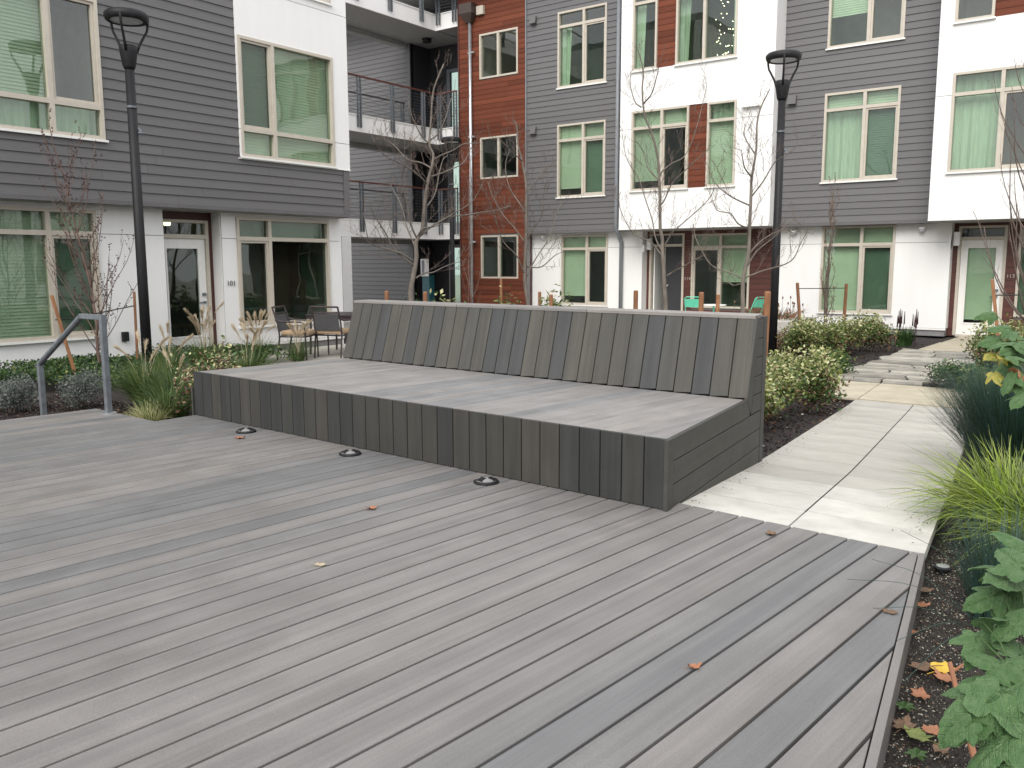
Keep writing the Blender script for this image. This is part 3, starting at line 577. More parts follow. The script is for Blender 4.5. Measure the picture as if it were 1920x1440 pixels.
fallen(-1.43, 4.10, .002, .036, M['brownleaf'], 'brown dead leaf on the deck beside the edge of the pale path', 2.2, 3, .5, GD)
fallen(-1.13, 2.55, .0, .026, M['orange'], 'tiny rust coloured leaf caught in a deck gap in the right foreground', .9, 4, .9, GD)
fallen(-.715, 3.42, .002, .03, M['brownleaf'], 'small flat brown leaf on the deck close to its right edge board', .1, 5, .3, GD)
fallen(-2.91, 2.48, .002, .03, M['straw'], 'pale bleached leaf crumb lying on the deck left of centre', .5, 6, .2, GD)
GS = 'fallen leaves on the soil beside the deck'
S_ = [(-.67, 3.54, .035, 'orange', 'orange leaf on the soil level with the deck edge below the lime grass'), (-.50, 3.27, .055, 'yellow', 'bright yellow fallen leaf on the dark soil beside the deck'),
      (-.475, 3.20, .045, 'orange', 'orange leaf touching the bright yellow leaf on the soil'), (-.56, 3.24, .05, 'brownleaf', 'crumpled brown leaf just left of the bright yellow leaf on the soil'),
      (-.52, 3.02, .04, 'orange', 'pinkish tan oval leaf on the soil below the yellow leaf'), (-.69, 3.86, .04, 'orange', 'tan leaf on the soil near the far corner of the deck'),
      (-.52, 2.78, .045, 'brownleaf', 'curled rust brown leaf on the soil in the lower group of three'), (-.47, 2.74, .045, 'ltgreen', 'pale green fallen leaf on the soil in the lower group of three'),
      (-.44, 2.80, .04, 'orange', 'orange star shaped leaf on the soil in the lower group of three'), (-.50, 2.45, .03, 'orange', 'small orange leaf on the soil against the deck fascia, lowest of all'),
      (-.71, 4.05, .04, 'brownleaf', 'dark brown leaf scrap on the soil beside the ground spotlight'), (-.40, 2.70, .035, 'brownleaf', 'reddish brown leaf on the soil beneath the large green leaves')]
for i, (x, y, s, mt, lab) in enumerate(S_):
    fallen(x, y, hground(x, y)+.012, s, M[mt], lab, i*1.3, 20+i, .35, GS)
for i, (x, y) in enumerate([(-.545, 2.9), (-.45, 2.62)]):
    mb = MB(); r_ = random.Random(i)
    for k in range(7):
        a = k*.9; l = r_.uniform(.03, .045); c, s = math.cos(a), math.sin(a)
        mb.add([(0, 0, .01), (c*l*.5-s*.009, s*l*.5+c*.009, .022), (c*l, s*l, .018), (c*l*.5+s*.009, s*l*.5-c*.009, .022)], [(0, 1, 2, 3)])
    tag(mb.build('weed_seedling', M['green'], None, Matrix.Translation((x, y, hground(x, y)))), ['tiny green weed rosette on soil beside the deck fascia', 'second tiny green weed rosette, nearest the camera, on the soil'][i], 'weed', 'weeds sprouting in the soil')

hr = thing('handrail', (-7.56, 4.03, 0), 0, 'grey galvanised square tube handrail at the stair on the far left of the deck', 'handrail')
PO = (-7.565, 4.035)
MB().box(PO[0]-.025, PO[0]+.025, PO[1]-.025, PO[1]+.025, .006, .9).build('post', M['galv'], hr, bevel=.004)
MB().lathe([(.07, .001), (.07, .008), (.045, .01)], 20, PO).build('base_plate', M['steel'], hr)
MB().box(-7.945, PO[0]-.026, PO[1]-.022, PO[1]+.022, .853, .899).build('top_rail', M['galv'], hr, bevel=.004)
MB().tube([(-7.94, 4.035, .873), (-8.815, 4.035, .375)], .028, 10).build('slope_rail', M['galv'], hr)
MB().box(-8.84, -8.79, 4.01, 4.06, -.33, .385).build('post', M['galv'], hr, bevel=.004)

# ------------------------------------------------------------------ buildings
def FR(Y): return Matrix.Translation((0, Y, 0))                                   # faces -Y, u = X
def FL(X): return Matrix.Translation((X, 0, 0)) @ Matrix.Rotation(R(90), 4, 'Z')    # faces +X, u = Y
def fb(mb, u0, u1, d0, d1, z0, z1, mi=0): return mb.box(u0, u1, -d1, -d0, z0, z1, mi)
def cells(u0, u1, z0, z1, holes):
    us = sorted({u0, u1, *[min(max(h[i], u0), u1) for h in holes for i in (0, 1)]}); zs = sorted({z0, z1, *[min(max(h[i], z0), z1) for h in holes for i in (2, 3)]})
    for i in range(len(us)-1):
        run = None
        for j in range(len(zs)-1):
            cu, cz = (us[i]+us[i+1])/2, (zs[j]+zs[j+1])/2
            inh = any(h[0] < cu < h[1] and h[2] < cz < h[3] for h in holes)
            if not inh: run = (run[0] if run else zs[j], zs[j+1])
            if inh and run: yield us[i], us[i+1], run[0], run[1]; run = None
        if run: yield us[i], us[i+1], run[0], run[1]
def wallcells(name, parent, F, u0, u1, z0, z1, holes, d0, d1, mat):
    mb = MB()
    for c in cells(u0, u1, z0, z1, holes): fb(mb, c[0], c[1], d0, d1, c[2], c[3])
    return mb.build(name, mat, parent, F)
def panels(parent, F, u0, u1, z0, z1, holes, d, mat, seams=(), name='wall_panel', usplit=()):
    zs = [z0, *seams, z1]; us = [u0, *usplit, u1]
    for a, b in zip(zs, zs[1:]):
        for p, q in zip(us, us[1:]):
            e = .005
            wallcells(name, parent, F, p+(e if p != u0 else 0), q-(e if q != u1 else 0), a+(e if a != z0 else 0), b-(e if b != z1 else 0), holes, d-.018, d, mat)
UNIT = {}
def unit_board(mat, lap):
    k = (mat.name, lap)
    if k not in UNIT:
        t0, t1 = (.025, .007) if lap else (.018, .018)
        mb = MB(); e = .02 if not lap else 0
        if lap: v = [(0, 0, 0), (1, 0, 0), (1, -t0, 0), (0, -t0, 0), (0, 0, 1), (1, 0, 1), (1, -t1, 1), (0, -t1, 1)]
        else: v = [(0, 0, .03), (1, 0, .03), (1, -t0, .03), (0, -t0, .03), (0, 0, .97), (1, 0, .97), (1, -t1, .97), (0, -t1, .97)]
        mb.add(v, [(0, 1, 2, 3), (7, 6, 5, 4), (0, 4, 5, 1), (1, 5, 6, 2), (2, 6, 7, 3), (3, 7, 4, 0)])
        UNIT[k] = mb.mesh('board', mat)
    return UNIT[k]
def siding(parent, F, u0, u1, z0, z1, holes, mat, pitch, name='siding_board', lap=True, maxlen=99., seed=0, d=0.):
    r_ = random.Random(seed); me = unit_board(mat, lap); z = z0; row = 0
    while z < z1-.02:
        zt = min(z+pitch, z1)
        cuts = sorted((h[0], h[1]) for h in holes if h[2] < z+.5*pitch and h[3] > z+.5*pitch)
        seg = []; a = u0
        for c in cuts:
            if c[0] > a+.03: seg.append((a, min(c[0], u1)))
            a = max(a, c[1])
        if a < u1-.03: seg.append((a, u1))
        for (p, q) in seg:
            while q-p > 0:
                l = min(q-p, maxlen*r_.uniform(.6, 1))
                if q-p-l < .5: l = q-p
                o = bpy.data.objects.new(name, me)
                link(o, parent, F @ Matrix.Translation((p, -d, z)) @ Matrix.Diagonal((l-(.003 if p+l < q else 0), 1, zt-z, 1))); p += l
        z += pitch; row += 1
def blind_mb(u0, u1, z0, z1, d, pitch=.05, amp=.013):
    mb = MB(); n = max(1, int((z1-z0)/pitch)); h = (z1-z0)/n
    for i in range(n):
        z = z0+i*h
        mb.add([(u0, -d, z), (u1, -d, z), (u1, -(d-amp), z+h), (u0, -(d-amp), z+h)], [(0, 1, 2, 3)])
        mb.add([(u0, -(d-amp), z+h), (u1, -(d-amp), z+h), (u1, -d, z+h), (u0, -d, z+h)], [(0, 1, 2, 3)])
    return mb
def curtain_mb(u0, u1, z0, z1, d, seed=0, flare=0.):
    r_ = random.Random(seed); n = max(8, int((u1-u0)/.035)); v = []; ph = r_.uniform(0, 6)
    for i in range(n+1):
        t = i/n; off = .02*math.sin(i*1.3+ph)+.012*math.sin(i*.57+ph*2)
        v += [(u0+(u1-u0)*t+flare*t, -(d+off*1.4), z0), (u0+(u1-u0)*t, -(d+off*.6), z1)]
    return MB().add(v, [(2*i, 2*i+2, 2*i+3, 2*i+1) for i in range(n)])
def window(parent, F, u0, u1, z0, z1, mulls, rails, kinds, op=(), sill=True, d=0., depth=1.2, fw=.052, extra=None):
    """kinds: rows from the top, e.g. ['bb','bs']: b blind, r roller to mid, c curtain, d dark, s screened over blind, k screened dark, n clear"""
    us = [u0, *mulls, u1]; zs = [z0, *rails, z1]; hw = .036
    f = MB()
    fb(f, u0, u0+fw, d-.1, d+.034, z0, z1); fb(f, u1-fw, u1, d-.1, d+.034, z0, z1)
    fb(f, u0+fw, u1-fw, d-.1, d+.032, z0, z0+fw); fb(f, u0+fw, u1-fw, d-.1, d+.032, z1-fw, z1)
    for m_ in mulls: fb(f, m_-hw, m_+hw, d-.09, d+.028, z0+fw, z1-fw)
    for r_ in rails:
        e = [u0+fw, *[x for m_ in mulls for x in (m_-hw, m_+hw)], u1-fw]
        for i in range(0, len(e), 2): fb(f, e[i], e[i+1], d-.088, d+.026, r_-hw, r_+hw)
    w = f.build('window', M['beige'], parent, F)
    if sill: fb(MB(), u0-.03, u1+.03, d-.02, d+.06, z0-.035, z0-.002).build('sill', M['whitetrim'], w, F)
    nr = len(zs)-1
    for r_ in range(nr):
        zr0, zr1 = zs[nr-1-r_], zs[nr-r_]; a0 = zr0+(fw if zr0 == z0 else hw); a1 = zr1-(fw if zr1 == z1 else hw)
        for c in range(len(us)-1):
            k = kinds[r_][c]; b0 = us[c]+(fw if c == 0 else hw); b1 = us[c+1]-(fw if c == len(us)-2 else hw)
            g0, g1, h0, h1 = b0, b1, a0, a1
            if (r_, c) in op:
                s_ = MB(); sw = .042
                fb(s_, b0, b0+sw, d-.06, d+.006, a0, a1); fb(s_, b1-sw, b1, d-.06, d+.006, a0, a1)
                fb(s_, b0+sw, b1-sw, d-.06, d+.004, a0, a0+sw); fb(s_, b0+sw, b1-sw, d-.06, d+.004, a1-sw, a1)
                s_.build('sash', M['beige'], w, F); g0 += sw; g1 -= sw; h0 += sw; h1 -= sw
            gm = M['glassdark'] if k in 'sk' else M['glassclear'] if k in 'n' else M['glass']
            fb(MB(), g0, g1, d-.046, d-.04, h0, h1).build('pane', gm, w, F)
            if k in 'bs': blind_mb(b0-.02, b1+.02, a0-.02, a1+.03, d-.13).build('blind', M['blind'], w, F)
            if k == 'r': blind_mb(b0-.02, b1+.02, a0+(a1-a0)*.13, a1+.03, d-.13).build('blind', M['blind'], w, F)
            if k == 'h': blind_mb(b0-.02, b1+.02, a0+(a1-a0)*.42, a1+.03, d-.13).build('blind', M['blind'], w, F)
            if k == 'c': curtain_mb(b0-.03, b1+.03, a0-.02, a1+.03, d-.2, int(b0*97) % 50).build('curtain', M['curtain'], w, F)
            if k == 'l': curtain_mb(b0-.03, b0+(b1-b0)*.38, a0-.02, a1+.03, d-.2, 3, -.06).build('curtain', M['curtain'], w, F)
            if k == 'g': curtain_mb(b1-(b1-b0)*.16, b1+.03, a0-.02, a1+.03, d-.2, 5).build('curtain', M['curtain'], w, F)
    i = MB(); e = .04
    x0, x1, y0, y1 = u0-e, u1+e, -(d-.101), -(d-.1)+depth
    za, zb = z0-e, z1+e
    i.add([(x0, y0, za), (x1, y0, za), (x1, y1, za), (x0, y1, za), (x0, y0, zb), (x1, y0, zb), (x1, y1, zb), (x0, y1, zb)],
          [(0, 1, 2, 3), (4, 7, 6, 5), (3, 2, 6, 7), (0, 3, 7, 4), (1, 5, 6, 2)])
    i.build('room', M['interior'], w, F)
    return w
def door(parent, F, u0, u1, z0, zt, ztop, d=0., glass='glass', blind=True, mat='whitetrim', handle=True, openleaf=False):
    fw = .06; f = MB()
    fb(f, u0, u0+fw, d-.1, d+.02, z0, ztop); fb(f, u1-fw, u1, d-.1, d+.02, z0, ztop)
    fb(f, u0+fw, u1-fw, d-.1, d+.018, zt, zt+.07); fb(f, u0+fw, u1-fw, d-.1, d+.018, ztop-.05, ztop)
    fb(f, u0+fw, u1-fw, d-.1, d+.03, z0-.03, z0+.02)
    w = f.build('door_frame', M['beige'], parent, F)
    fb(MB(), u0+fw, u1-fw, d-.05, d-.044, zt+.07, ztop-.05).build('pane', M['glassdark'], w, F)
    b0, b1 = u0+fw+.004, u1-fw-.004; t0, t1 = z0+.022, zt-.004; gi = .15*(b1-b0)+.015
    g0, g1, h0, h1 = b0+gi, b1-gi, t0+.27, t1-.17
    if not openleaf:
        l = MB(); e = .03
        for c in cells(b0, b1, t0, t1, [(g0, g1, h0, h1)]): fb(l, c[0], c[1], d-.065, d-.02, c[2], c[3])
        for (a, b, p, q) in ((g0-e, g0, h0-e, h1+e), (g1, g1+e, h0-e, h1+e), (g0, g1, h0-e, h0), (g0, g1, h1, h1+e)): fb(l, a, b, d-.019, d-.008, p, q)
        dl = l.build('door', M[mat], parent, F)
        fb(MB(), g0, g1, d-.045, d-.04, h0, h1).build('pane', M[glass], dl, F)
        if blind: blind_mb(g0-.01, g1+.01, h0+(.0 if glass == 'glassdark' else .07), h1+.01, d-.1, .035, .016).build('blind', M['blind'], dl, F)
        if handle:
            hb = MB(); hx = b1-.07
            hb.tube([(hx, -(d-.02), .72+z0+.3), (hx, -(d+.03), .72+z0+.3)], .03, 12)
            hb.tube([(hx, -(d-.02), .58+z0+.3), (hx, -(d+.035), .58+z0+.3)], .024, 12)
            hb.tube([(hx, -(d+.035), .58+z0+.3), (hx-.12, -(d+.04), .575+z0+.3)], .012, 8)
            hb.build('handle', M['galv'], dl, F)
    x0, x1, y0, y1, za, zb = u0-.03, u1+.03, -(d-.101), -(d-.1)+1.4, z0-.03, ztop+.03
    MB().add([(x0, y0, za), (x1, y0, za), (x1, y1, za), (x0, y1, za), (x0, y0, zb), (x1, y0, zb), (x1, y1, zb), (x0, y1, zb)],
             [(0, 1, 2, 3), (4, 7, 6, 5), (3, 2, 6, 7), (0, 3, 7, 4), (1, 5, 6, 2)]).build('room', M['interior'], w, F)
    return w
def number(parent, F, txt, u, d, z, size, mat):
    o = bpy.data.objects.new('house_number', text_mesh(txt, size)); o.data.materials.append(M[mat])
    link(o, parent, F @ Matrix.Translation((u, -d-.012, z)) @ Matrix.Rotation(R(90), 4, 'X'))
PITCH = .1525
# ---- left building
LB = thing('apartment_building', (-13.4, 8, -.3), 0, 'left apartment building with grey lap siding over a white ground floor, number 101', 'building')
FU, FG, FRC = FL(-13.07), FL(-13.36), FL(-13.63)
WZ = (3.235, 5.28); TOPZ = 9.6
panel = (9.63, 12.30, 3.20, TOPZ)
wallcells('wall', LB, FU, 2.0, 12.17, 2.30, TOPZ, [(5.06, 7.2, *WZ), (9.66, 11.82, *WZ), (9.66, 11.82, 6.26, 8.3), (5.06, 7.2, 6.26, 8.3)], -.3, -.004, M['conc'])
siding(LB, FU, 2.0, 12.03, 2.335, 7.4, [(5.06, 7.2, *WZ), panel, (5.06, 7.2, 6.26, 8.3)], M['siding'], PITCH, maxlen=3.66, seed=5)
wallcells('upper_cladding', LB, FU, 2.0, 9.62, 7.41, TOPZ, [(5.06, 7.2, 6.26, 8.3)], 0, .02, M['siding'])
t = MB(); fb(t, 2.0, 12.19, -.28, .032, 2.275, 2.333); t.build('drip_trim', M['siding'], LB, FU)
t = MB(); fb(t, 12.035, 12.19, -.02, .034, 2.335, 3.19); t.build('corner_trim', M['siding'], LB, FU)
panels(LB, FU, 9.63, 12.21, 3.20, TOPZ, [(9.66, 11.82, *WZ), (9.66, 11.82, 6.26, 8.3)], .036, M['white'], (3.70, 6.1))
t = MB(); fb(t, 9.60, 12.22, -.01, .05, 3.185, 3.20); t.build('panel_flashing', M['whitetrim'], LB, FU)
MB().box(-13.7, -13.1, 12.17, 12.215, 3.2, TOPZ).build('end_wall', M['white'], LB)
MB().box(-24, -13.37, 12.165, 12.215, -.3, TOPZ).build('end_wall', M['white'], LB)
MB().box(-24, -13.02, 2.0, 12.22, TOPZ, TOPZ+.25).build('roof', M['soffit'], LB)
MB().box(-24, -13.4, 1.95, 2.0, -.3, TOPZ).build('end_wall', M['siding'], LB)
MB().box(-13.64, -13.09, 2.0, 12.16, 2.262, 2.274).build('soffit', M['soffit'], LB)
window(LB, FU, 5.06, 7.2, *WZ, [6.43], [3.705], ['bn', 'cc'], {(0, 1)})
window(LB, FU, 9.66, 11.82, *WZ, [10.40], [3.705], ['sb', 'bb'], {(0, 0)}, d=.02)
window(LB, FU, 9.66, 11.82, 6.26, 8.3, [10.40], [6.75], ['sb', 'bb'], d=.02)
window(LB, FU, 5.06, 7.2, 6.26, 8.3, [6.43], [6.75], ['bs', 'bb'])
G0 = (4.95, 7.12, .23, 2.19); G1 = (9.70, 11.87, .22, 2.20)
wallcells('wall', LB, FG, 2.0, 8.27, -.3, 2.262, [G0], -.27, -.02, M['conc']); wallcells('wall', LB, FG, 9.40, 12.20, -.3, 2.262, [G1], -.27, -.02, M['conc'])
panels(LB, FG, 2.0, 8.27, -.12, 2.262, [G0], 0, M['white'], (1.83,)); panels(LB, FG, 9.40, 12.215, -.12, 2.262, [G1], 0, M['white'], (1.81,))
panels(LB, FG, 2.0, 8.27, -.165, -.125, [], .012, M['whitetrim']); panels(LB, FG, 9.40, 12.22, -.165, -.125, [], .012, M['whitetrim'])
MB().box(-13.63, -13.385, 9.382, 9.399, -.12, 2.262).build('wall_panel', M['white'], LB)
t = MB(); fb(t, 8.27, 9.40, -.06, -.02, 2.12, 2.262); fb(t, 9.31, 9.381, -.04, 0, -.3, 2.12); t.build('brown_trim', M['browntrim'], LB, FRC)
window(LB, FG, *G0, [6.38], [1.825], ['bb', 'bs'], {(1, 1)})
window(LB, FG, *G1, [10.43], [1.815], ['ss', 'kk'], {(1, 0)})
door(LB, FRC, 8.27, 9.30, -.2, 1.80, 2.12, glass='glassdark', blind=False)
number(LB, FG, '101', 9.545, 0, .97, .13, 'metalnum')
t = MB(); fb(t, 7.42, 7.52, .0, .06, .12, .27); t.build('electrical_box', M['black'], LB, FG)
MB().lathe([(.05, 2.02), (.06, 2.06), (.045, 2.1)], 14, (-13.8, 8.62)).build('porch_light', M['warm'], LB)

# ---- right building
RB = thing('apartment_building', (-9, 21.4, -.3), 0, 'right apartment building with white bays, grey siding and a red wood clad block', 'building')
YG, YW, YB, YR = 21.03, 21.32, 20.39, 21.61
W2, W3 = (3.225, 5.24), (6.24, 8.28)
A2 = (-13.92, -12.34, *W2); A3 = (-13.92, -12.34, *W3)
wallcells('wall', RB, FR(YG), -14.98, -11.55, 2.235, TOPZ, [A2, A3], -.28, -.004, M['conc'])
siding(RB, FR(YG), -14.98, -11.56, 2.29, TOPZ-.1, [A2, A3], M['siding'], PITCH, seed=6)
for a, b in ((-14.98, -11.56), (-7.44, -4.0)):
    t = MB(); fb(t, a, b, -.27, .032, 2.22, 2.287); t.build('drip_trim', M['siding'], RB, FR(YG))
window(RB, FR(YG), *A2, [-13.07], [4.80], ['bb', 'rs'], {(1, 1)})
window(RB, FR(YG), *A3, [-13.07], [7.88], ['nn', 'lk'], {(1, 1)})
# red block
RS = [(-16.72, -15.3, .91, 2.21), (-16.72, -15.3, 3.90, 5.13), (-16.72, -15.3, 6.83, 8.12)]
wallcells('wall', RB, FR(YG), -17.5, -15.02, -.3, TOPZ, RS, -.28, -.02, M['conc'])
siding(RB, FR(YG), -17.5, -15.0, -.3, TOPZ-.1, RS, M['cedar'], .142, 'cladding_board', lap=False, maxlen=2.4, seed=8)
for i, w_ in enumerate(RS): window(RB, FR(YG), *w_, [-16.03], [], [['kk', 'kk', 'nn'][i]], sill=False, depth=2.2)
MB().box(-17.56, -17.51, 21.0, 27, -.3, TOPZ).build('corner_trim', M['browntrim'], RB)
MB().box(-15.02, -14.985, 20.98, 21.3, 2.235, TOPZ).build('corner_trim', M['pipe'], RB)
MB().box(-15.9, -15.35, 21.9, 22.0, 8.0, 8.06).build('ceiling_lamp', M['tube'], RB)
t = MB(); fb(t, -15.3, -15.0, -.24, -.2, -.3, 2.2); t.build('brown_trim', M['browntrim'], RB, FR(YG))
# white bays
def bay(x0, x1, holes, seams=(2.75, 5.6)):
    wallcells('wall', RB, FR(YB), x0+.02, x1-.02, 2.26, TOPZ, holes, -.3, -.02, M['conc'])
    panels(RB, FR(YB), x0, x1, 2.25, TOPZ, holes, 0, M['white'], (4.80, 7.88))
    for a, b in ((x0, x0+.018), (x1-.018, x1)): MB().box(a, b, YB+.018, YG+.25, 2.25, TOPZ).build('side_panel', M['white'], RB)
    MB().box(x0-.005, x1+.005, YB-.012, YG+.24, 2.232, 2.249).build('flashing', M['whitetrim'], RB)
    MB().box(x0, x1, YB+.03, YR+.1, 2.215, 2.23).build('soffit', M['soffit'], RB)
Bh = [(-11.19, -9.585, *W2), (-9.585, -9.095, *W2), (-9.095, -8.35, *W2), (-11.2, -10.51, *W3), (-10.51, -9.99, *W3), (-9.99, -8.40, *W3)]
bay(-11.54, -7.455, Bh)
FB = FR(YB)
window(RB, FB, -11.19, -9.585, *W2, [-10.33], [4.80], ['bb', 'rk'], {(1, 1)})
window(RB, FB, -9.095, -8.35, *W2, [], [4.80], ['c', 'b'])
window(RB, FB, -11.2, -10.51, *W3, [], [7.88], ['n', 'l'])
w_ = window(RB, FB, -9.99, -8.40, *W3, [-9.24], [7.88], ['nn', 'lg'], depth=1.6)
fl = MB(); r_ = random.Random(9)
for i in range(46):
    x, z = r_.uniform(-9.15, -8.55), r_.uniform(6.4, 7.75); s_ = .009
    y = YB+.3+r_.uniform(0, .3); fl.add([(x-s_, y, z), (x, y-s_, z), (x+s_, y, z), (x, y+s_, z), (x, y, z+s_*1.4), (x, y, z-s_*1.4)], [(0, 1, 4), (1, 2, 4), (2, 3, 4), (3, 0, 4), (1, 0, 5), (2, 1, 5), (3, 2, 5), (0, 3, 5)])
fl.build('fairy_lights', M['fairy'], w_)
for x0, x1, zz_ in ((-9.585, -9.095, W2), (-10.51, -9.99, W3)):
    wallcells('wall', RB, FB, x0, x1, zz_[0], zz_[1], [], -.08, -.05, M['conc'])
    siding(RB, FB, x0, x1, zz_[0], zz_[1], [], M['cedar'], .146, 'cladding_board', lap=False, seed=3, d=-.04)
C_ = [(-3.66, -2.06, *W2), (-2.06, -1.5, *W2), (-1.5, -.6, *W2), (-3.70, -2.98, *W3), (-2.98, -2.40, *W3), (-2.4, -.8, *W3)]
bay(-3.98, 1.4, C_)
window(RB, FB, -3.66, -2.06, *W2, [-2.74], [4.80], ['cc', 'cn'], {(1, 1)})
window(RB, FB, -1.5, -.6, *W2, [], [4.80], ['b', 'b'])
window(RB, FB, -3.70, -2.98, *W3, [], [7.88], ['b', 'n'])
window(RB, FB, -2.4, -.8, *W3, [-1.6], [7.88], ['bb', 'bb'])
for x0, x1, zz_ in ((-2.06, -1.5, W2), (-2.98, -2.40, W3)):
    wallcells('wall', RB, FB, x0, x1, zz_[0], zz_[1], [], -.08, -.05, M['conc'])
    siding(RB, FB, x0, x1, zz_[0], zz_[1], [], M['cedar'], .146, 'cladding_board', lap=False, seed=4, d=-.04)
# grey between the bays
D2 = (-6.465, -4.81, *W2); D3 = (-6.465, -4.81, *W3)
wallcells('wall', RB, FR(YG), -7.45, -3.99, 2.235, TOPZ, [D2, D3], -.28, -.004, M['conc'])
siding(RB, FR(YG), -7.45, -3.985, 2.29, TOPZ-.1, [D2, D3], M['siding'], PITCH, seed=7)
window(RB, FR(YG), *D2, [-5.57], [4.86], ['bb', 'cs'], {(1, 1)})
window(RB, FR(YG), *D3, [-5.57], [7.88], ['nn', 'hn'], {(1, 1)})
# ground floor
H1 = (-13.96, -12.40, .17, 2.16); H2 = (-6.475, -4.82, .17, 2.21)
for (a, b, h, sm) in ((-15.0, -11.32, H1, ()), (-7.51, -3.66, H2, ())):
    wallcells('wall', RB, FR(YW), a+.02, b-.02, -.3, 2.23, [h], -.27, -.02, M['conc'])
    panels(RB, FR(YW), a, b, -.12, 2.232, [h], 0, M['white'], (1.80,)); panels(RB, FR(YW), a-.004, b+.004, -.165, -.125, [], .012, M['whitetrim'])
for x in (-11.32, -3.66): MB().box(x-.016, x, YW+.019, YR, -.12, 2.215).build('side_panel', M['white'], RB)
MB().box(-7.51, -7.494, YW+.019, YR, -.12, 2.215).build('side_panel', M['white'], RB)
window(RB, FR(YW), *H1, [-13.09], [1.775], ['bb', 'rk'], {(1, 1)})
window(RB, FR(YW), *H2, [-5.56], [1.775], ['bb', 'bs'], {(1, 1)})
FD = FR(YR)
J1 = (-9.98, -8.36, .17, 2.12); K1 = (-11.24, -10.2, -.3, 2.15); J2 = (-2.38, -.8, .17, 2.12); K2 = (-3.56, -2.6, -.3, 2.15)
for (a, b, hs, sd_) in ((-11.34, -7.5, [J1, K1], 1), (-3.68, 1.4, [J2, K2], 2)):
    wallcells('wall', RB, FD, a, b, -.3, 2.215, hs, -.12, -.02, M['conc'])
    siding(RB, FD, a, b, -.3, 2.215, hs, M['brown'], .14, 'cladding_board', lap=False, seed=sd_, d=-.018)
window(RB, FD, *J1, [-9.17], [1.77], ['bb', 'kh'], {(1, 0)}, sill=False)
window(RB, FD, *J2, [-1.6], [1.77], ['bb', 'ss'], sill=False)
door(RB, FD, *K2[:2], -.28, 1.84, 2.15)
door(RB, FD, *K1[:2], -.28, 1.80, 2.15, openleaf=True)
mb = MB().box(-11.16, -11.12, 21.70, 22.5, -.27, 1.78); mb.build('open_door', M['whitetrim'], RB)
mb = MB().box(-10.78, -10.27, 21.665, 21.70, -.27, 1.79); nd = mb.build('door', M['sidingdark'], RB)
mb = MB().box(-10.80, -10.782, 21.65, 21.70, -.27, 1.79); mb.build('door_edge', M['beige'], nd)
MB().tube([(-10.70, 21.66, .75), (-10.70, 21.62, .75)], .028, 12).build('handle', M['numlt'], nd)
number(RB, FD, '114', -10.09, 0, .90, .125, 'numlt'); number(RB, FD, '113', -2.49, .0, 1.02, .11, 'numlt')
# downpipes, vents, lights
def dp(pts, r_, mat, name='downpipe'): return MB().tube(pts, r_, 12).build(name, mat, RB, smooth=True)
dp([(-17.02, 20.93, 8.5), (-17.02, 20.93, -.3)], .052, M['steel'])
mb = MB(); mb.box(-17.27, -16.79, 20.72, 20.99, 8.72, 9.0); mb.hull8([(-17.27, 20.72, 8.719), (-16.79, 20.72, 8.719), (-16.79, 20.99, 8.719), (-17.27, 20.99, 8.719)], [(-17.1, 20.86, 8.48), (-16.94, 20.86, 8.48), (-16.94, 20.99, 8.48), (-17.1, 20.99, 8.48)])
mb.build('rain_hopper', M['bronze'], RB)
for z in (5.15, 2.0, 7.6):
    MB().box(-17.09, -16.86, 20.9, 20.96, z, z+.05).build('pipe_bracket', M['steel'], RB)
dp([(-11.93, 20.93, 9.4), (-11.93, 20.93, 2.4), (-11.93, 20.97, 2.25), (-11.93, 21.16, 2.02), (-11.93, 21.24, 1.92), (-11.93, 21.24, -.3)], .055, M['pipe'])
def vent_box(x, y, z, w, h, t_, mat):
    mb = MB(); mb.hull8([(x, y, z), (x+w, y, z), (x+w, y, z+h), (x, y, z+h)], [(x, y-t_, z), (x+w, y-t_, z), (x+w, y-t_*.55, z+h), (x, y-t_*.55, z+h)])
    mb.build('wall_vent', mat, RB)
vent_box(-14.83, 21.01, 8.10, .2, .2, .12, M['siding']); vent_box(-14.83, 21.01, 5.06, .2, .2, .12, M['siding']); vent_box(-7.32, 21.01, 5.08, .2, .2, .12, M['siding'])
vent_box(-8.20, YB, 5.02, .44, .30, .12, M['whitetrim'])
mb = MB().box(-16.75, -16.5, 20.9, 21.0, 8.66, 8.9); mb.build('wall_light', M['beige'], RB)
def dome(x, y, z):
    mb = MB(); mb.lathe([(.075, 0), (.075, .05)], 20); d_ = mb.build('camera_mount', M['whitetrim'], RB, Matrix.Translation((x, y, z)), smooth=False)
    MB().lathe([(.06, 0), (.055, -.04), (.035, -.065), (.005, -.075)], 20).build('dome', M['lens'], d_, Matrix.Translation((x, y, z)), smooth=True)
dome(-4.25, YW-.1, 2.09); dome(-7.14, YW-.1, 2.09); dome(-14.55, YW-.1, 2.12)
for x in (-3.56, -11.16):
    mb = MB().box(x-.06, x+.06, YW+.06, YW+.16, 1.72, 2.02); mb.box(x-.16, x-.1, YW-.02, YW+.1, 1.66, 1.86); mb.build('wall_sconce', M['screen'], RB)
MB().box(-24, 1.4, YB-.05, 27, TOPZ, TOPZ+.25).build('roof', M['soffit'], RB)
MB().box(-14, 1.4, 24.4, 24.5, -.3, TOPZ).build('rear_wall', M['white'], RB)
MB().box(1.35, 1.4, YG, 24.5, -.3, TOPZ).build('end_wall', M['white'], RB)

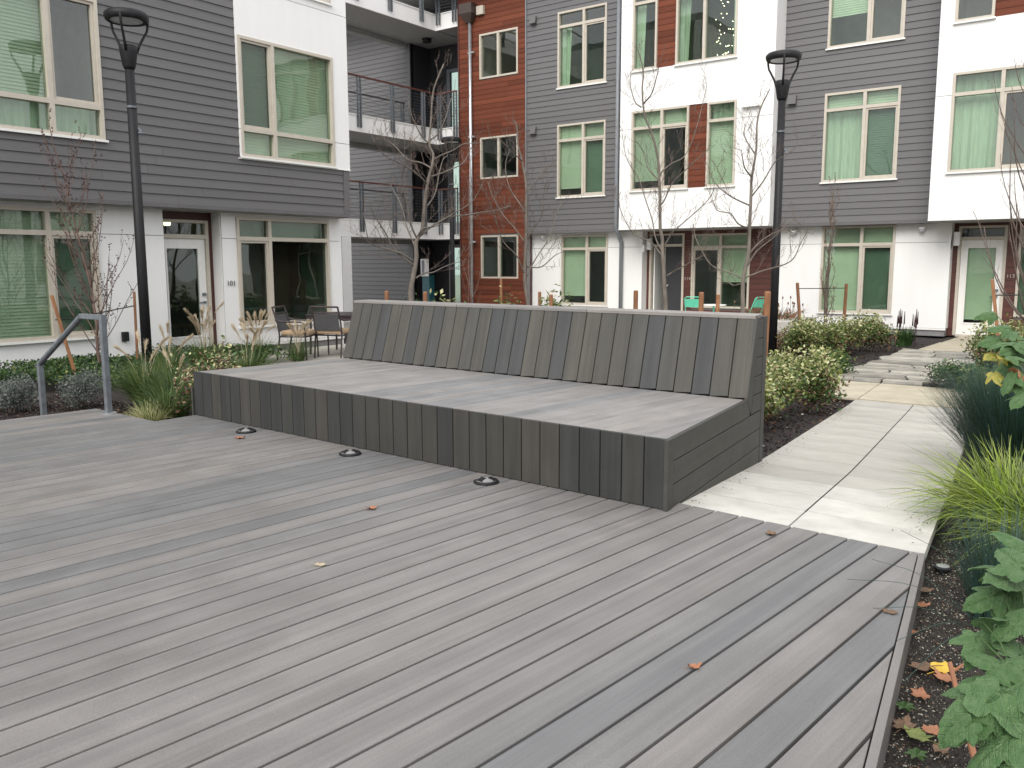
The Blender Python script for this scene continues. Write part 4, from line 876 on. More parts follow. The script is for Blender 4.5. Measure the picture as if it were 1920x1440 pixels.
# ---- open walkways between the two
LK = thing('open_walkway_tower', (-19, 18, -.3), 0, 'open walkway link with white balcony fascias and cable railings between the two buildings', 'walkway tower')
XF, YF = -18.47, 21.03
def rail_run(p, q, z, posts, par_post=True, dark=False):
    """handrail, cables; posts at distances along the run"""
    p, q = Vector(p), Vector(q); d_ = (q-p).normalized(); L_ = (q-p).length; n_ = Vector((d_.y, -d_.x, 0))
    rl = MB(); m = Matrix(((d_.x, n_.x, 0, p.x), (d_.y, n_.y, 0, p.y), (0, 0, 1, 0), (0, 0, 0, 1)))
    rl.box(0, L_, -.035, .035, z+1.06, z+1.1).build('handrail', M['railred'] if not dark else M['bronze'], LK, m)
    cb = MB()
    for k in range(11): cb.tube([p+Vector((0, 0, z+.06+k*.09)), q+Vector((0, 0, z+.06+k*.09))], .0045, 4, cap=False)
    tag(cb.build('railing_cable', M['galv'], LK), kind='stuff')
    for s_ in posts:
        pm = m @ Matrix.Translation((s_, 0, 0)); mb = MB()
        for o_ in (-.055, .055):
            mb.box(o_-.028, o_+.028, .0, .012, z-.32, z+1.055)
            for k in range(11): mb.box(o_-.03, o_+.03, -.035, -.001, z+.055+k*.09, z+.065+k*.09)
            mb.box(o_-.006, o_+.006, .013, .05, z-.33, z+1.05)
        mb.build('railing_post', M['galv'], LK, pm)
for zb, zt in ((2.13, 2.60), (5.08, 5.52), (8.50, 8.95)):
    MB().box(XF-.04, XF, 12.25, YF-.001, zb, zt).build('fascia', M['white'], LK)
    MB().box(XF, -17.57, YF, YF+.04, zb, zt).build('fascia', M['white'], LK)
    MB().box(XF-.04, XF-.002, YF, YF+.04, zb, zt).build('fascia', M['white'], LK)
    c_ = MB(); c_.box(XF-.05, XF+.02, 12.25, YF-.025, zt+.001, zt+.035); c_.box(XF-.05, -17.57, YF-.02, YF+.06, zt+.001, zt+.035); c_.build('fascia_cap', M['whitetrim'], LK)
    MB().box(-20.45, XF-.041, 12.25, 22.65, zb+.02, zt-.02).build('slab', M['soffit'], LK)
    MB().box(XF, -17.57, YF+.041, 22.65, zb+.02, zt-.02).build('slab', M['soffit'], LK)
    MB().box(-20.5, -20.25, 12.25, 21.6, zb-.12, zb+.019).build('beam', M['soffit'], LK)
    rail_run((XF+.03, 12.3, 0), (XF+.03, YF-.05, 0), zt, [y-12.3 for y in (13.6, 14.98, 16.32, 17.68, 19.02, 20.36)])
    rail_run((XF+.03, YF-.05, 0), (-17.6, YF-.05, 0), zt, [.13, .78])
    if zt > 2: rail_run((-20.3, 12.3, 0), (-20.3, 21.5, 0), zt, [1.2, 3.9, 6.55, 9.1], dark=True)
hs = []
wallcells('wall', LK, FR(21.74), -27, -20.2, -.3, TOPZ, hs, -.1, -.004, M['conc'])
siding(LK, FR(21.74), -26, -20.32, -.3, TOPZ, hs, M['siding'], PITCH, seed=12)
MB().box(-20.315, -20.2, 21.7, 21.76, -.3, TOPZ).build('corner_trim', M['siding'], LK)
MB().box(-20.25, -20.2, 21.765, 22.8, -.3, TOPZ).build('lobby_side_wall', M['sidingdark'], LK)
wallcells('lobby_wall', LK, FR(22.7), -20.2, -17.5, -.3, TOPZ, [(-19.45, -17.6, -.3, 2.0), (-19.45, -17.6, 2.62, 4.85), (-19.45, -17.6, 5.54, 7.75)], -.1, 0, M['sidingdark'])
for z0, z1 in ((-.29, 2.0), (2.62, 4.85), (5.54, 7.75)):
    f = MB()
    for a, b in ((-19.45, -19.32), (-18.62, -18.5), (-18.40, -18.28), (-17.72, -17.6)): fb(f, a, b, -.08, .03, z0, z1-.1)
    fb(f, -19.45, -17.6, -.08, .032, z1-.1, z1)
    f = f.build('lobby_door_frame', M['galv'] if z0 > 0 else M['soffit'], LK, FR(22.7))
    for a, b in ((-19.32, -18.62), (-18.28, -17.72)): fb(MB(), a, b, -.05, -.04, z0, z1-.1).build('pane', M['glassdark'], f, FR(22.7))
    MB().box(-19.6, -17.4, 24.0, 24.1, z0-.1, z1+.2).build('room_wall', M['interior'], f)
MB().lathe([(.14, 8.40), (.16, 8.44), (.15, 8.51)], 20, (-19.35, 21.6)).build('ceiling_light', M['black'], LK)
MB().box(-18.75, -18.4, 16.85, 17.2, -.3, 2.12).build('column', M['white'], LK)
MB().box(-19.05, -18.76, 16.9, 17.2, -.3, 2.12).build('column', M['pipe'], LK)
kp = (-19.3, 21.4)
ks = thing('dispenser_stand', (*kp, -.29), 0, 'teal dispenser stand with white sign panel in the dark ground floor lobby', 'dispenser')
MB().box(-19.45, -19.13, 21.3, 21.55, -.29, .98).build('cabinet', M['teal'], ks, bevel=.01)
sg = MB().box(-19.47, -19.12, 21.25, 21.28, .95, 1.52).build('sign_panel', M['screen'], ks, bevel=.02)
MB().box(-19.40, -19.30, 21.235, 21.249, 1.0, 1.47).build('stripe', M['pipe'], sg)

# ---- the blocks that close the courtyard behind the viewer (seen only in the window panes)
def far_block(name, F, u0, u1, zt, lab, seed):
    t = thing(name, tuple(F @ Vector(((u0+u1)/2, 0, -.3))), 0, lab, 'building'); r_ = random.Random(seed); u = u0; hs = []
    while u < u1-3:
        for z in (.3, 3.3, 6.3):
            if z+2 < zt: hs.append((u+1, u+2.8, z, z+1.9))
        u += 4.2
    for (a, b, m_) in [(u0+i*(u1-u0)/5, u0+(i+1)*(u1-u0)/5, ['white', 'siding', 'white', 'white', 'siding'][i]) for i in range(5)]:
        wallcells('wall', t, F, a+.01, b-.01, -.3, zt, hs, 0 if m_ != 'white' else .3, -6, M[m_])
    for h in hs: fb(MB(), h[0], h[1], -.1, -.08, h[2], h[3]).build('pane', M['glassdark'], t, F)
    fb(MB(), u0, u1, -6, .3, zt, zt+.3).build('roof', M['soffit'], t, F)
far_block('apartment_building', Matrix.Translation((0, -13, 0)) @ Matrix.Rotation(R(180), 4, 'Z'), -18, 16, 5.2, 'apartment block behind the viewer, mirrored in the right hand window panes', 1)
far_block('apartment_building', Matrix.Translation((15, 0, 0)) @ Matrix.Rotation(R(-90), 4, 'Z'), -22, 12, 6.5, 'apartment block right of the viewer, mirrored in the left hand window panes', 2)

# ------------------------------------------------------------------ lamps
def lamp(x, y, h, rz, lab, hw=.285):
    m = Matrix.Translation((x, y, -.3)) @ Matrix.Rotation(rz, 4, 'Z'); H_ = h+.3
    t = thing('street_lamp', (x, y, -.3), rz, lab, 'street lamp', 'black post top lamps around the courtyard')
    MB().lathe([(.17, 0), (.17, .03), (.1, .05), (.085, .12)], 24).build('base_plate', M['black'], t, m)
    MB().tube([(0, 0, .05), (0, 0, 1.6), (0, 0, H_-.74)], [.073, .07, .062], 20).build('pole', M['black'], t, m, smooth=True)
    MB().lathe([(.073, H_-1.28), (.073, H_-1.25)], 20).build('band', M['galv'], t, m)
    MB().lathe([(.066, H_-.76), (.085, H_-.72), (.118, H_-.52), (.124, H_-.45), (.11, H_-.44)], 24).build('collar', M['black'], t, m, smooth=True)
    for k in range(3):
        a = k*2.094+.4; c, s = math.cos(a), math.sin(a)
        pr_ = [(.112, H_-.52), (.15, H_-.42), (.215, H_-.30), (.262, H_-.22), (.278, H_-.14), (.282, H_-.06)]
        MB().tube([(r_*c, r_*s, z) for r_, z in pr_], [.02, .019, .017, .016, .017, .02], 8).build('arm', M['black'], t, m, smooth=True)
    hd = MB().lathe([(.22, H_-.105), (.255, H_-.125), (hw-.01, H_-.11), (hw+.004, H_-.07), (hw+.002, H_-.03), (hw-.03, H_), (hw*.6, H_+.02), (.02, H_+.028)], 40).build('lamp_head', M['black'], t, m, smooth=True)
    MB().lathe([(.21, H_-.112), (.205, H_-.106)], 32).build('lens', M['lens'], hd, m)
    cam_ = MB().box(.06, .14, -.02, .02, H_-1.62, H_-1.60); cam_.tube([(.06, 0, H_-1.55), (.1, 0, H_-1.6)], .02, 8); cam_.build('bracket', M['galv'], t, m)
    return t
lamp(-11.70, 6.87, 4.80, .9, 'tall black post lamp nearest the camera, left of the bench against the left building')
lamp(-5.23, 14.69, 4.80, .5, 'tall black post lamp behind the right end of the bench, before the middle white bay')
lamp(-16.0, 18.80, 4.82, .2, 'far black post lamp in front of the open walkway, behind the leftmost courtyard tree')

# ------------------------------------------------------------------ furniture
def patio_chair(x, y, rz, lab):
    m = Matrix.Translation((x, y, -.285)) @ Matrix.Rotation(rz, 4, 'Z')     # faces +Y locally
    t = thing('patio_chair', (x, y, -.285), rz, lab, 'chair', 'cushioned metal chairs around the patio table')
    for sx in (-.27, .27):
        MB().tube([(sx, .24, 0), (sx, .22, .62), (sx, .15, .65), (sx, -.2, .66), (sx*.98, -.29, .69)], .014, 8).build('arm', M['walnut'], t, m)
        MB().tube([(sx*.95, -.30, 0), (sx*.95, -.24, .40), (sx*.95, -.27, .62), (sx*.93, -.36, .90)], .016, 8).build('leg', M['walnut'], t, m)
    MB().tube([(-.25, -.36, .90), (.25, -.36, .90)], .016, 8).build('back_bar', M['walnut'], t, m); MB().tube([(-.25, -.33, .80), (.25, -.33, .80)], .012, 8).build('back_bar', M['walnut'], t, m); f = MB()
    f.tube([(-.25, -.25, .40), (.25, -.25, .40)], .014, 8); f.tube([(-.26, .23, .40), (.26, .23, .40)], .014, 8); f.tube([(-.26, -.25, .40), (.26, -.25, .40)], .014, 8)
    f.tube([(-.26, -.25, .40), (-.26, .23, .40)], .014, 8); f.tube([(.26, -.25, .40), (.26, .23, .40)], .014, 8); f.build('frame', M['walnut'], t, m)
    s = MB(); s.hull8([(-.235, -.255, .48), (.235, -.255, .48), (.235, -.25, .48), (-.235, -.25, .48)], [(-.235, -.33, .77), (.235, -.33, .77), (.235, -.325, .77), (-.235, -.325, .77)]); s.build('backrest', M['sling'], t, m)
    MB().box(-.25, .25, -.23, .25, .415, .50).build('cushion', M['cushion'], t, m, bevel=.03)
    return t
patio_chair(-11.92, 9.85, R(-62), 'patio chair turned sideways at the left of the dark table, tan cushion')
patio_chair(-11.62, 10.42, R(20), 'patio chair seen from behind, nearest the left end of the bench back')
patio_chair(-12.1, 11.9, R(185), 'patio chair on the far side of the table, only its grey mesh back showing')
patio_chair(-11.15, 11.55, R(110), 'patio chair half hidden by the end of the bench back')
tt = thing('patio_table', (-12.0, 11.0, -.285), .3, 'dark square patio table between the cushioned chairs under the ground floor window', 'table')
m_ = Matrix.Translation((-12.0, 11.0, -.285)) @ Matrix.Rotation(.3, 4, 'Z')
tp = MB()
for i in range(8): tp.box(-.52+i*.131, -.52+i*.131+.122, -.52, .52, .705, .728)
tp.build('tabletop', M['walnut'], tt, m_)
ap = MB()
for a, b, c, d in ((-.5, .5, -.5, -.47), (-.5, .5, .47, .5), (-.5, -.47, -.469, .469), (.47, .5, -.469, .469)): ap.box(a, b, c, d, .65, .703)
ap.build('apron', M['walnut'], tt, m_)
for sx in (-.46, .46):
    for sy in (-.46, .46): MB().tube([(sx, sy, 0), (sx*.96, sy*.96, .66)], .02, 8).build('leg', M['walnut'], tt, m_)
def cafe_chair(x, y, rz, lab):
    m = Matrix.Translation((x, y, -.288)) @ Matrix.Rotation(rz, 4, 'Z')
    t = thing('cafe_chair', (x, y, -.288), rz, lab, 'chair', 'mint green cafe chairs on the terrace')
    f = MB(); f.tube([(-.2, .2, 0), (-.19, -.02, .45), (-.185, -.2, .84), (-.14, -.215, .875), (.14, -.215, .875), (.185, -.2, .84), (.19, -.02, .45), (.2, .2, 0)], .011, 8).build('frame', M['mint'], t, m)
    f = MB(); f.tube([(-.19, -.26, 0), (-.19, .18, .44), (.19, .18, .44), (.19, -.26, 0)], .011, 8); f.build('leg_frame', M['mint'], t, m)
    MB().hull8([(-.175, -.135, .64), (.175, -.135, .64), (.175, -.13, .64), (-.175, -.13, .64)], [(-.17, -.205, .83), (.17, -.205, .83), (.17, -.2, .83), (-.17, -.2, .83)]).build('backrest', M['mint'], t, m)
    MB().box(-.185, .185, -.16, .2, .44, .452).build('seat', M['mint'], t, m)
cafe_chair(-8.45, 18.5, R(12), 'mint green metal chair seen from behind, left one behind the bench back')
cafe_chair(-7.25, 19.05, R(70), 'mint green metal chair turned sideways beside the tall lamp post')
ct = thing('cafe_table', (-7.85, 18.2, -.288), 0, 'small round white cafe table between the two mint chairs', 'table'); m_ = Matrix.Translation((-7.85, 18.2, -.288))
MB().lathe([(.27, .70), (.28, .71), (.275, .722)], 28).build('tabletop', M['whitetrim'], ct, m_)
MB().lathe([(.02, .01), (.02, .70)], 12).build('pedestal', M['mint'], ct, m_); MB().lathe([(.2, 0), (.2, .012)], 20).build('foot', M['mint'], ct, m_)
MB().box(-7.9, -5.87, 17.35, 19.2, -.3, .17).build('concrete_planter', M['planter'], None, bevel=.01)
tag(bpy.data.objects['concrete_planter'], 'low pale stained concrete planter block behind the tall lamp post at the right', 'planter')

# ------------------------------------------------------------------ stakes with ties
def stake(px, py, pz, tx, ty, tz, r_, lab, grp='wooden tree stakes in the beds', mat='stake', sq=False):
    mb = MB(); mb.tube([(px, py, pz), (tx, ty, tz-.015), (tx, ty, tz)], [r_, r_, r_*.75], 4 if sq else 10)
    tag(mb.build('tree_stake', M[mat], None), lab, 'stake', grp)
stake(-11.66, 5.84, -.35, -11.75, 5.6, .95, .024, 'leaning brown stake left of the handrail top, in front of the big ground window', sq=True)
stake(-12.2, 7.0, -.35, -12.2, 7.02, .95, .022, 'upright thin brown stake just left of the near lamp post', sq=True)

for i, (x, y, zt, r_, lab) in enumerate([(-9.41, 9.5, .94, .034, 'brown round post at the far left behind the bench back, left of the first tree'), (-8.89, 9.8, .93, .034, 'brown round post just right of the first tree trunk behind the bench back'),
        (-6.47, 12., .93, .036, 'brown round post before the white pillar, left of the third tree'), (-5.15, 11.5, .94, .037, 'thick brown post standing left of the two mint chairs behind the bench'),
        (-5.24, 12.3, .88, .03, 'darker thin post in front of the left mint chair'), (-7.39, 11.0, .88, .03, 'dark brown post left of the second white wall window, behind the bench'),
        (-8.64, 12.5, .86, .028, 'short brown post behind the bench among green leaves'), (-9.87, 13., 1.07, .024, 'reddish square stake below the lower red block window')]):
    stake(x, y, -.35, x, y, zt, r_, lab)
stake(-3.37, 9.2, -.35, -3.35, 9.2, 1.04, .036, 'tall brown post at the right end of the bench back, before the lamp post')
stake(-5.69, 17.69, -.35, -5.83, 17.69, .95, .034, 'leaning orange brown stake left of the columnar tree by the planter', sq=True)
stake(-5.05, 18.3, -.35, -5.0, 18.2, .93, .034, 'upright orange brown stake right of the columnar tree', sq=True)
stake(-1.55, 13.5, -.35, -1.77, 13.5, 1.12, .028, 'leaning brown stake before the glazed white door at the right', sq=True)
def tie(pts, lab):
    tag(MB().tube(pts, .009, 5).build('tree_tie', M['wire'], None), lab, 'tree tie', 'black ties strung between stakes')
tie([(-11.74, 5.62, .62), (-11.95, 6.25, .66), (-12.2, 7.0, .74)], 'twisted black tie between the two stakes left of the near lamp')
tie([(-5.81, 17.67, .83), (-5.5, 18.4, .82), (-5.02, 18.2, .84)], 'thin black tie between the two stakes around the columnar tree')
tie([(-1.74, 13.5, .9), (-1.3, 13.9, .9), (-.6, 14.3, .9)], 'thin black tie running right from the leaning stake at the white door')
gl = thing('ground_spotlight', (-.745, 4.36, -.06), 0, 'small round metal spotlight in the soil at the corner of deck and path', 'spotlight')
m_ = Matrix.Translation((-.70, 4.42, -.215)); MB().lathe([(.03, 0), (.032, .09), (.04, .1), (.04, .11), (.032, .112)], 20).build('housing', M['black'], gl, m_); MB().lathe([(.03, .113), (.03, .116), (.005, .117)], 20).build('lens', M['steel'], gl, m_)

# ------------------------------------------------------------------ trees
def smooth(pts, k=4, wob=.0, seed=0):
    P = [Vector(p) for p in pts]; P = [P[0]*2-P[1]]+P+[P[-1]*2-P[-2]]; out = []
    for i in range(1, len(P)-2):
        for j in range(k):
            t = j/k; a, b, c, d = P[i-1:i+3]
            q = .5*((2*b)+(c-a)*t+(2*a-5*b+4*c-d)*t*t+(3*b-a-3*c+d)*t**3)
            if wob: q = q+Vector(noise.noise_vector(q*3+Vector((seed, 0, 0))))*wob
            out.append(q)
    out.append(P[-2]); return out
def grow(mb, rr, line, r0, lvl, gap, length, up=.25, start=.15, leafs=None, density=1., ang=(.5, 1.)):
    """twigs along a polyline"""
    n = len(line); tot = sum((line[i+1]-line[i]).length for i in range(n-1)); acc = 0; nxt = tot*start
    for i in range(n-1):
        s_ = (line[i+1]-line[i]).length
        while nxt < acc+s_:
            p = line[i].lerp(line[i+1], (nxt-acc)/max(s_, 1e-6)); t = (line[i+1]-line[i]).normalized(); f = nxt/tot
            ax = t.cross(Vector((rr.gauss(0, 1), rr.gauss(0, 1), rr.gauss(0, 1)))).normalized()
            a = rr.uniform(*ang); d = (t*math.cos(a)+ax*math.sin(a)+Vector((0, 0, up))).normalized()
            L_ = length*rr.uniform(.45, 1.25)*(1-.5*f); m = 5; q = [p]
            for k in range(m):
                d = (d+Vector((rr.gauss(0, .11), rr.gauss(0, .11), rr.gauss(0, .08)+.07))).normalized(); q.append(q[-1]+d*L_/m)
            rb = max(.0026, r0*(1-.7*f)*.36); mb.tube(q, [rb*(1-.75*k/m) for k in range(m+1)], 5 if lvl > 1 else 4, cap=False)
            if leafs is not None and lvl <= 1:
                for k in range(1, m+1):
                    if rr.random() < .55: leafs.append(q[k])
            if lvl > 0: grow(mb, rr, q, rb, lvl-1, gap*.62, length*.42, up, .25, leafs, density, ang)
            nxt += gap*rr.uniform(.6, 1.4)
        acc += s_
def tree(spec, lab, seed, grp='bare young trees in the courtyard beds', mat='bark', twig='twig'):
    r0, trunk, branches = spec; r0 *= .74; rr = random.Random(seed)
    t = thing('bare_tree', trunk[0], 0, lab, 'tree', grp); tl = smooth(trunk, 3, .006, seed); n = len(tl)
    MB().tube(tl, [r0*(1-.86*(i/(n-1))**.9)+.003 for i in range(n)], 10).build('trunk', M[mat], t, smooth=True)
    tw = MB(); grow(tw, rr, tl[n//3:], r0*.4, 2, .15, .6)
    for b in branches:
        bl = smooth(b, 4, .014, seed+3); m = len(bl); rb = r0*.27
        MB().tube(bl, [rb*(1-.78*i/(m-1))+.002 for i in range(m)], 7).build('branch', M[mat], t, smooth=True)
        grow(tw, rr, bl, rb, 2, .14, .6)
    tag(tw.build('twigs', M[twig], t), kind='stuff')
LB_ = ['bare tree with forked grey trunk before the open walkway, leftmost behind the bench', 'slender bare tree in front of the red wood clad block behind the bench',
       'bare tree with pale trunk before the open doorway and middle white bay', 'bare tree beside the lamp post at the right end of the bench']
for i, sp in enumerate(TREES): tree(sp, LB_[i], 31+i)
def upright(name, base, H_, lean, nb, blen, ang, r0, lab, seed, leaf=None, twig='twigred', z0=.1, spread=.3, gap=.13, tl_=.35, lvl=1):
    rr = random.Random(seed); t = thing('bare_tree', base, 0, lab, 'tree', 'bare young trees in the courtyard beds'); b = Vector(base)
    line = smooth([b, b+Vector((lean[0]*.1, lean[1]*.1, H_*.3)), b+Vector((lean[0]*.5, lean[1]*.5, H_*.65)), b+Vector((lean[0], lean[1], H_))], 5, .04, seed); n = len(line)
    MB().tube(line, [r0*(1-.9*i/(n-1))+.002 for i in range(n)], 9).build('trunk', M['bark' if twig != 'twigred' else 'twigred'], t, smooth=True)
    tw = MB(); lf = [] if leaf else None
    for k in range(nb):
        f = z0+(.85-z0)*(k/(nb-1))**1.1; p = line[int(f*(n-1))]; a = k*2.4+rr.uniform(-.4, .4); L_ = blen*(1-.6*f)*rr.uniform(.8, 1.2)
        d = Vector((math.cos(a)*math.sin(ang), math.sin(a)*math.sin(ang), math.cos(ang))); q = [p]; m = 8
        for j in range(m):
            d = (d+Vector((rr.gauss(0, .07), rr.gauss(0, .07), spread*.35))).normalized(); q.append(q[-1]+d*L_/m)
        rb = r0*.34*(1-.5*f); MB().tube(q, [rb*(1-.8*j/m)+.0015 for j in range(m+1)], 6).build('branch', M[twig], t, smooth=True)
        grow(tw, rr, q, rb, lvl, gap, tl_, .35, .2, lf, ang=(.3, .7))
    grow(tw, rr, line[n//3:], r0*.3, lvl, gap, tl_, .4, .1, lf, ang=(.3, .7))
    tag(tw.build('twigs', M[twig], t), kind='stuff')
    if leaf:
        lm = MB()
        for p in lf:
            s_ = rr.uniform(.012, .026); a = Vector((rr.gauss(0, 1), rr.gauss(0, 1), rr.gauss(0, 1))).normalized(); c = a.orthogonal().normalized()
            lm.add([p, p+a*s_*.6+c*s_*.5, p+a*s_*1.3, p+a*s_*.6-c*s_*.5], [(0, 1, 2, 3)])
        tag(lm.build('clinging_leaves', M[leaf], t), kind='stuff')
upright('t', (-12.05, 6.35, -.3), 3.6, (-.45, -.25), 30, 1.5, .62, .022, 'bushy bare tree dotted with small dark leaves, left of the near lamp', 3, 'purple', 'twigred', .12, .3, .2, .34)
upright('t', (-5.5, 18.57, -.3), 3.5, (.05, .1), 26, .9, .3, .035, 'narrow columnar bare tree between two stakes at the right ground floor window', 5, 'brownleaf', 'twig', .06, .5, .16, .3)
upright('t', (-1.36, 13.95, -.3), 4.6, (-.15, .05), 34, 2.0, .8, .04, 'bare vase shaped tree at the right edge in front of the glazed white door', 8, None, 'twig', .2, .45, .22, .34)
upright('t', (-10.3, 12.6, -.3), 3.2, (-.1, .1), 10, .9, .5, .018, 'thin red stemmed sapling before the lower red block window, behind the bench', 15, None, 'twigred', .2, .3, .25, .3)

# ------------------------------------------------------------------ shrubs, grasses
def leaves_np(P, size, up=.5, fold=.3, r_=rng, asp=.5):
    """diamond leaves at points P"""
    n = len(P); a = r_.normal(size=(n, 3)); a[:, 2] = a[:, 2]*.6+up*.3; a /= np.linalg.norm(a, axis=1)[:, None]
    b = r_.normal(size=(n, 3)); b[:, 2] *= .5; b -= a*(a*b).sum(1)[:, None]; b /= np.linalg.norm(b, axis=1)[:, None]
    nn = np.cross(a, b); s_ = (size*r_.uniform(.55, 1.25, n))[:, None]
    V = np.stack([P, P+a*s_*.5+b*s_*asp*.5+nn*s_*fold*.2, P+a*s_+nn*s_*.1, P+a*s_*.5-b*s_*asp*.5+nn*s_*fold*.2], 1).reshape(-1, 3)
    return V, np.arange(n*4).reshape(n, 4)
def shrub(name, x, y, rx, ry, h, n, size, mats, wts, lab, cat='shrub', grp=None, z0=None, stems=9, seed=0, lumps=7, shell=.45, stemmat='twig'):
    r_ = np.random.default_rng(seed+100); z0 = hground(x, y) if z0 is None else z0
    t = thing(name, (x, y, z0), 0, lab, cat, grp)
    L_ = [(r_.uniform(-.5, .5)*rx, r_.uniform(-.5, .5)*ry, h*r_.uniform(.35, .72), r_.uniform(.4, .62)) for _ in range(lumps)]
    P = []; m = n//lumps
    for lx, ly, lz, ls in L_:
        d = r_.normal(size=(m, 3)); d /= np.linalg.norm(d, axis=1)[:, None]; rad = r_.uniform(0, 1, m)**shell
        rad = rad*(1+.25*r_.normal(size=m)*.6)
        P.append(np.stack([x+lx+d[:, 0]*rad*rx*ls, y+ly+d[:, 1]*rad*ry*ls, z0+lz+d[:, 2]*rad*h*.42], 1))
    P = np.concatenate(P); P = P[P[:, 2] > z0+.02]; V, Q = leaves_np(P, size, r_=r_)
    # lighter leaves sit more often towards the top
    f = (P[:, 2]-z0)/h+.25*r_.normal(size=len(P)); mi = np.searchsorted(np.cumsum(wts), np.clip(f*.6+.4*r_.uniform(size=len(P)), 0, .999))
    tag(fast('foliage', V, Q, [M[k] for k in mats], np.clip(mi, 0, len(mats)-1), t), kind='stuff')
    rr = random.Random(seed); sm = MB()
    for k in range(stems):
        a = rr.uniform(0, 6.28); l = L_[k % lumps]
        sm.tube([(x+.03*math.cos(a), y+.03*math.sin(a), z0-.02), (x+l[0]*.5+.04*math.cos(a), y+l[1]*.5, z0+l[2]*.5), (x+l[0]+.08*math.cos(a), y+l[1]+.08*math.sin(a), z0+l[2]+h*.25)], [.006, .005, .002], 5, cap=False)
    tag(sm.build('stems', M[stemmat], t), kind='stuff'); return t
VM = ['purple', 'brownleaf', 'green', 'ltgreen', 'ltvar']; VW = [.15, .22, .19, .23, .21]
GV = 'variegated shrubs planted in rows beside the path'
for i, (x, y, r_, h, lab) in enumerate([(-3.12, 7.75, .44, .48, 'variegated cream and green shrub against the right end of the bench'), (-3.2, 8.7, .5, .56, 'variegated shrub second in the near row, right of the bench'),
        (-3.05, 9.65, .5, .66, 'variegated shrub at the right of the near row, leaning toward the path'), (-4.05, 9.6, .45, .42, 'variegated shrub behind the near row by the lamp post foot'),
        (-3.65, 10.75, .42, .56, 'variegated shrub at the back of the near row, beside the crossing slab'),
        (-4.72, 14.8, .5, .68, 'variegated shrub left in the far row below the ground floor window'), (-4.62, 15.5, .55, .76, 'variegated shrub in the middle of the far row, left of the flagstones'),
        (-4.42, 16.4, .52, .74, 'variegated shrub third in the far row, left of the flagstones'), (-4.15, 17.3, .48, .68, 'variegated shrub at the right end of the far row'),
        (-1.95, 14.6, .5, .74, 'pale variegated shrub on the right of the flagstones before the white door'), (-1.6, 15.6, .5, .82, 'pale variegated shrub farther back before the white door'), (-1.25, 14.3, .5, .8, 'pale variegated shrub behind the large leaves at the right edge')]):
    shrub('variegated_shrub', x, y, r_, r_, h, 3600 if y < 11.5 else 3200, .052 if y < 11.5 else .06, VM, VW, lab, 'shrub', GV, seed=i)
shrub('variegated_shrub', -7.32, 4.98, .4, .36, .82, 2600, .05, ['purple', 'purple', 'brownleaf', 'green', 'ltvar'], [.25, .2, .2, .17, .18], 'purplish shrub with cream edged leaves against the left end of the bench', seed=31)
shrub('dwarf_shrub', -3.75, 13.1, .4, .35, .42, 1500, .06, ['dkgreen', 'green', 'ltgreen'], [.3, .4, .3], 'small fresh green leafed shrub between near and far rows left of the flagstones', seed=41)
for i, (x, y, r_, h, mt, wt, lab) in enumerate([(-4.75, 12.7, .9, .27, ['dkgreen', 'green', 'brownleaf'], [.5, .4, .1], 'low dark green ground cover mound at the foot of the tall lamp post'),
        (-4.5, 11.7, .6, .34, ['dkgreen', 'green', 'ltgreen'], [.4, .4, .2], 'low green mound behind the near row of variegated shrubs'),
        (-5.5, 16.0, .55, .42, ['purple', 'brownleaf', 'ltgreen'], [.4, .5, .1], 'sparse brown winter shrub beside the concrete planter'),
        (-1.95, 12.55, .5, .38, ['purple', 'dkgreen', 'green'], [.35, .35, .3], 'low dark green and maroon shrub right of the flagstones'),
        (-1.35, 11.3, .6, .5, ['dkgreen', 'green', 'ltgreen'], [.35, .4, .25], 'green leafy shrub behind the big dark rush'),
        (-12.3, 13.3, .45, .95, ['dkgreen', 'dkgreen', 'green'], [.6, .3, .1], 'dark shrub at the corner of the left building behind the patio chairs')]):
    shrub('low_shrub', x, y, r_, r_, h, 3400, .05, mt, wt, lab, 'shrub', seed=50+i, lumps=9)
for i, (x, y, h, lab) in enumerate([(-9.15, 10.5, 1.12, 'leafy green plant showing above the bench back by the second brown post'), (-9.3, 12.3, 1.2, 'leafy plant above the bench back below the red block'),
        (-8.8, 13.2, 1.15, 'green plant above the bench back in front of the red block corner'), (-8.2, 12.2, 1.18, 'leafy green plant above the bench back near the short post')]):
    shrub('leafy_plant', x, y, .36, .36, h, 420, .1, ['dkgreen', 'green', 'ltgreen', 'ltvar'], [.3, .35, .25, .1], lab, 'plant', seed=70+i, lumps=10)
for i, (x, y, lab) in enumerate([(-10.25, 4.35, 'silver grey mound plant at the far left by the lower handrail post'), (-9.95, 5.0, 'silver grey mound plant just left of the upper handrail post')]):
    shrub('silver_shrub', x, y, .34, .34, .42, 3600, .03, ['silver', 'silver'], [.5, .5], lab, 'shrub', 'silver grey mound shrubs in the left bed', seed=80+i)
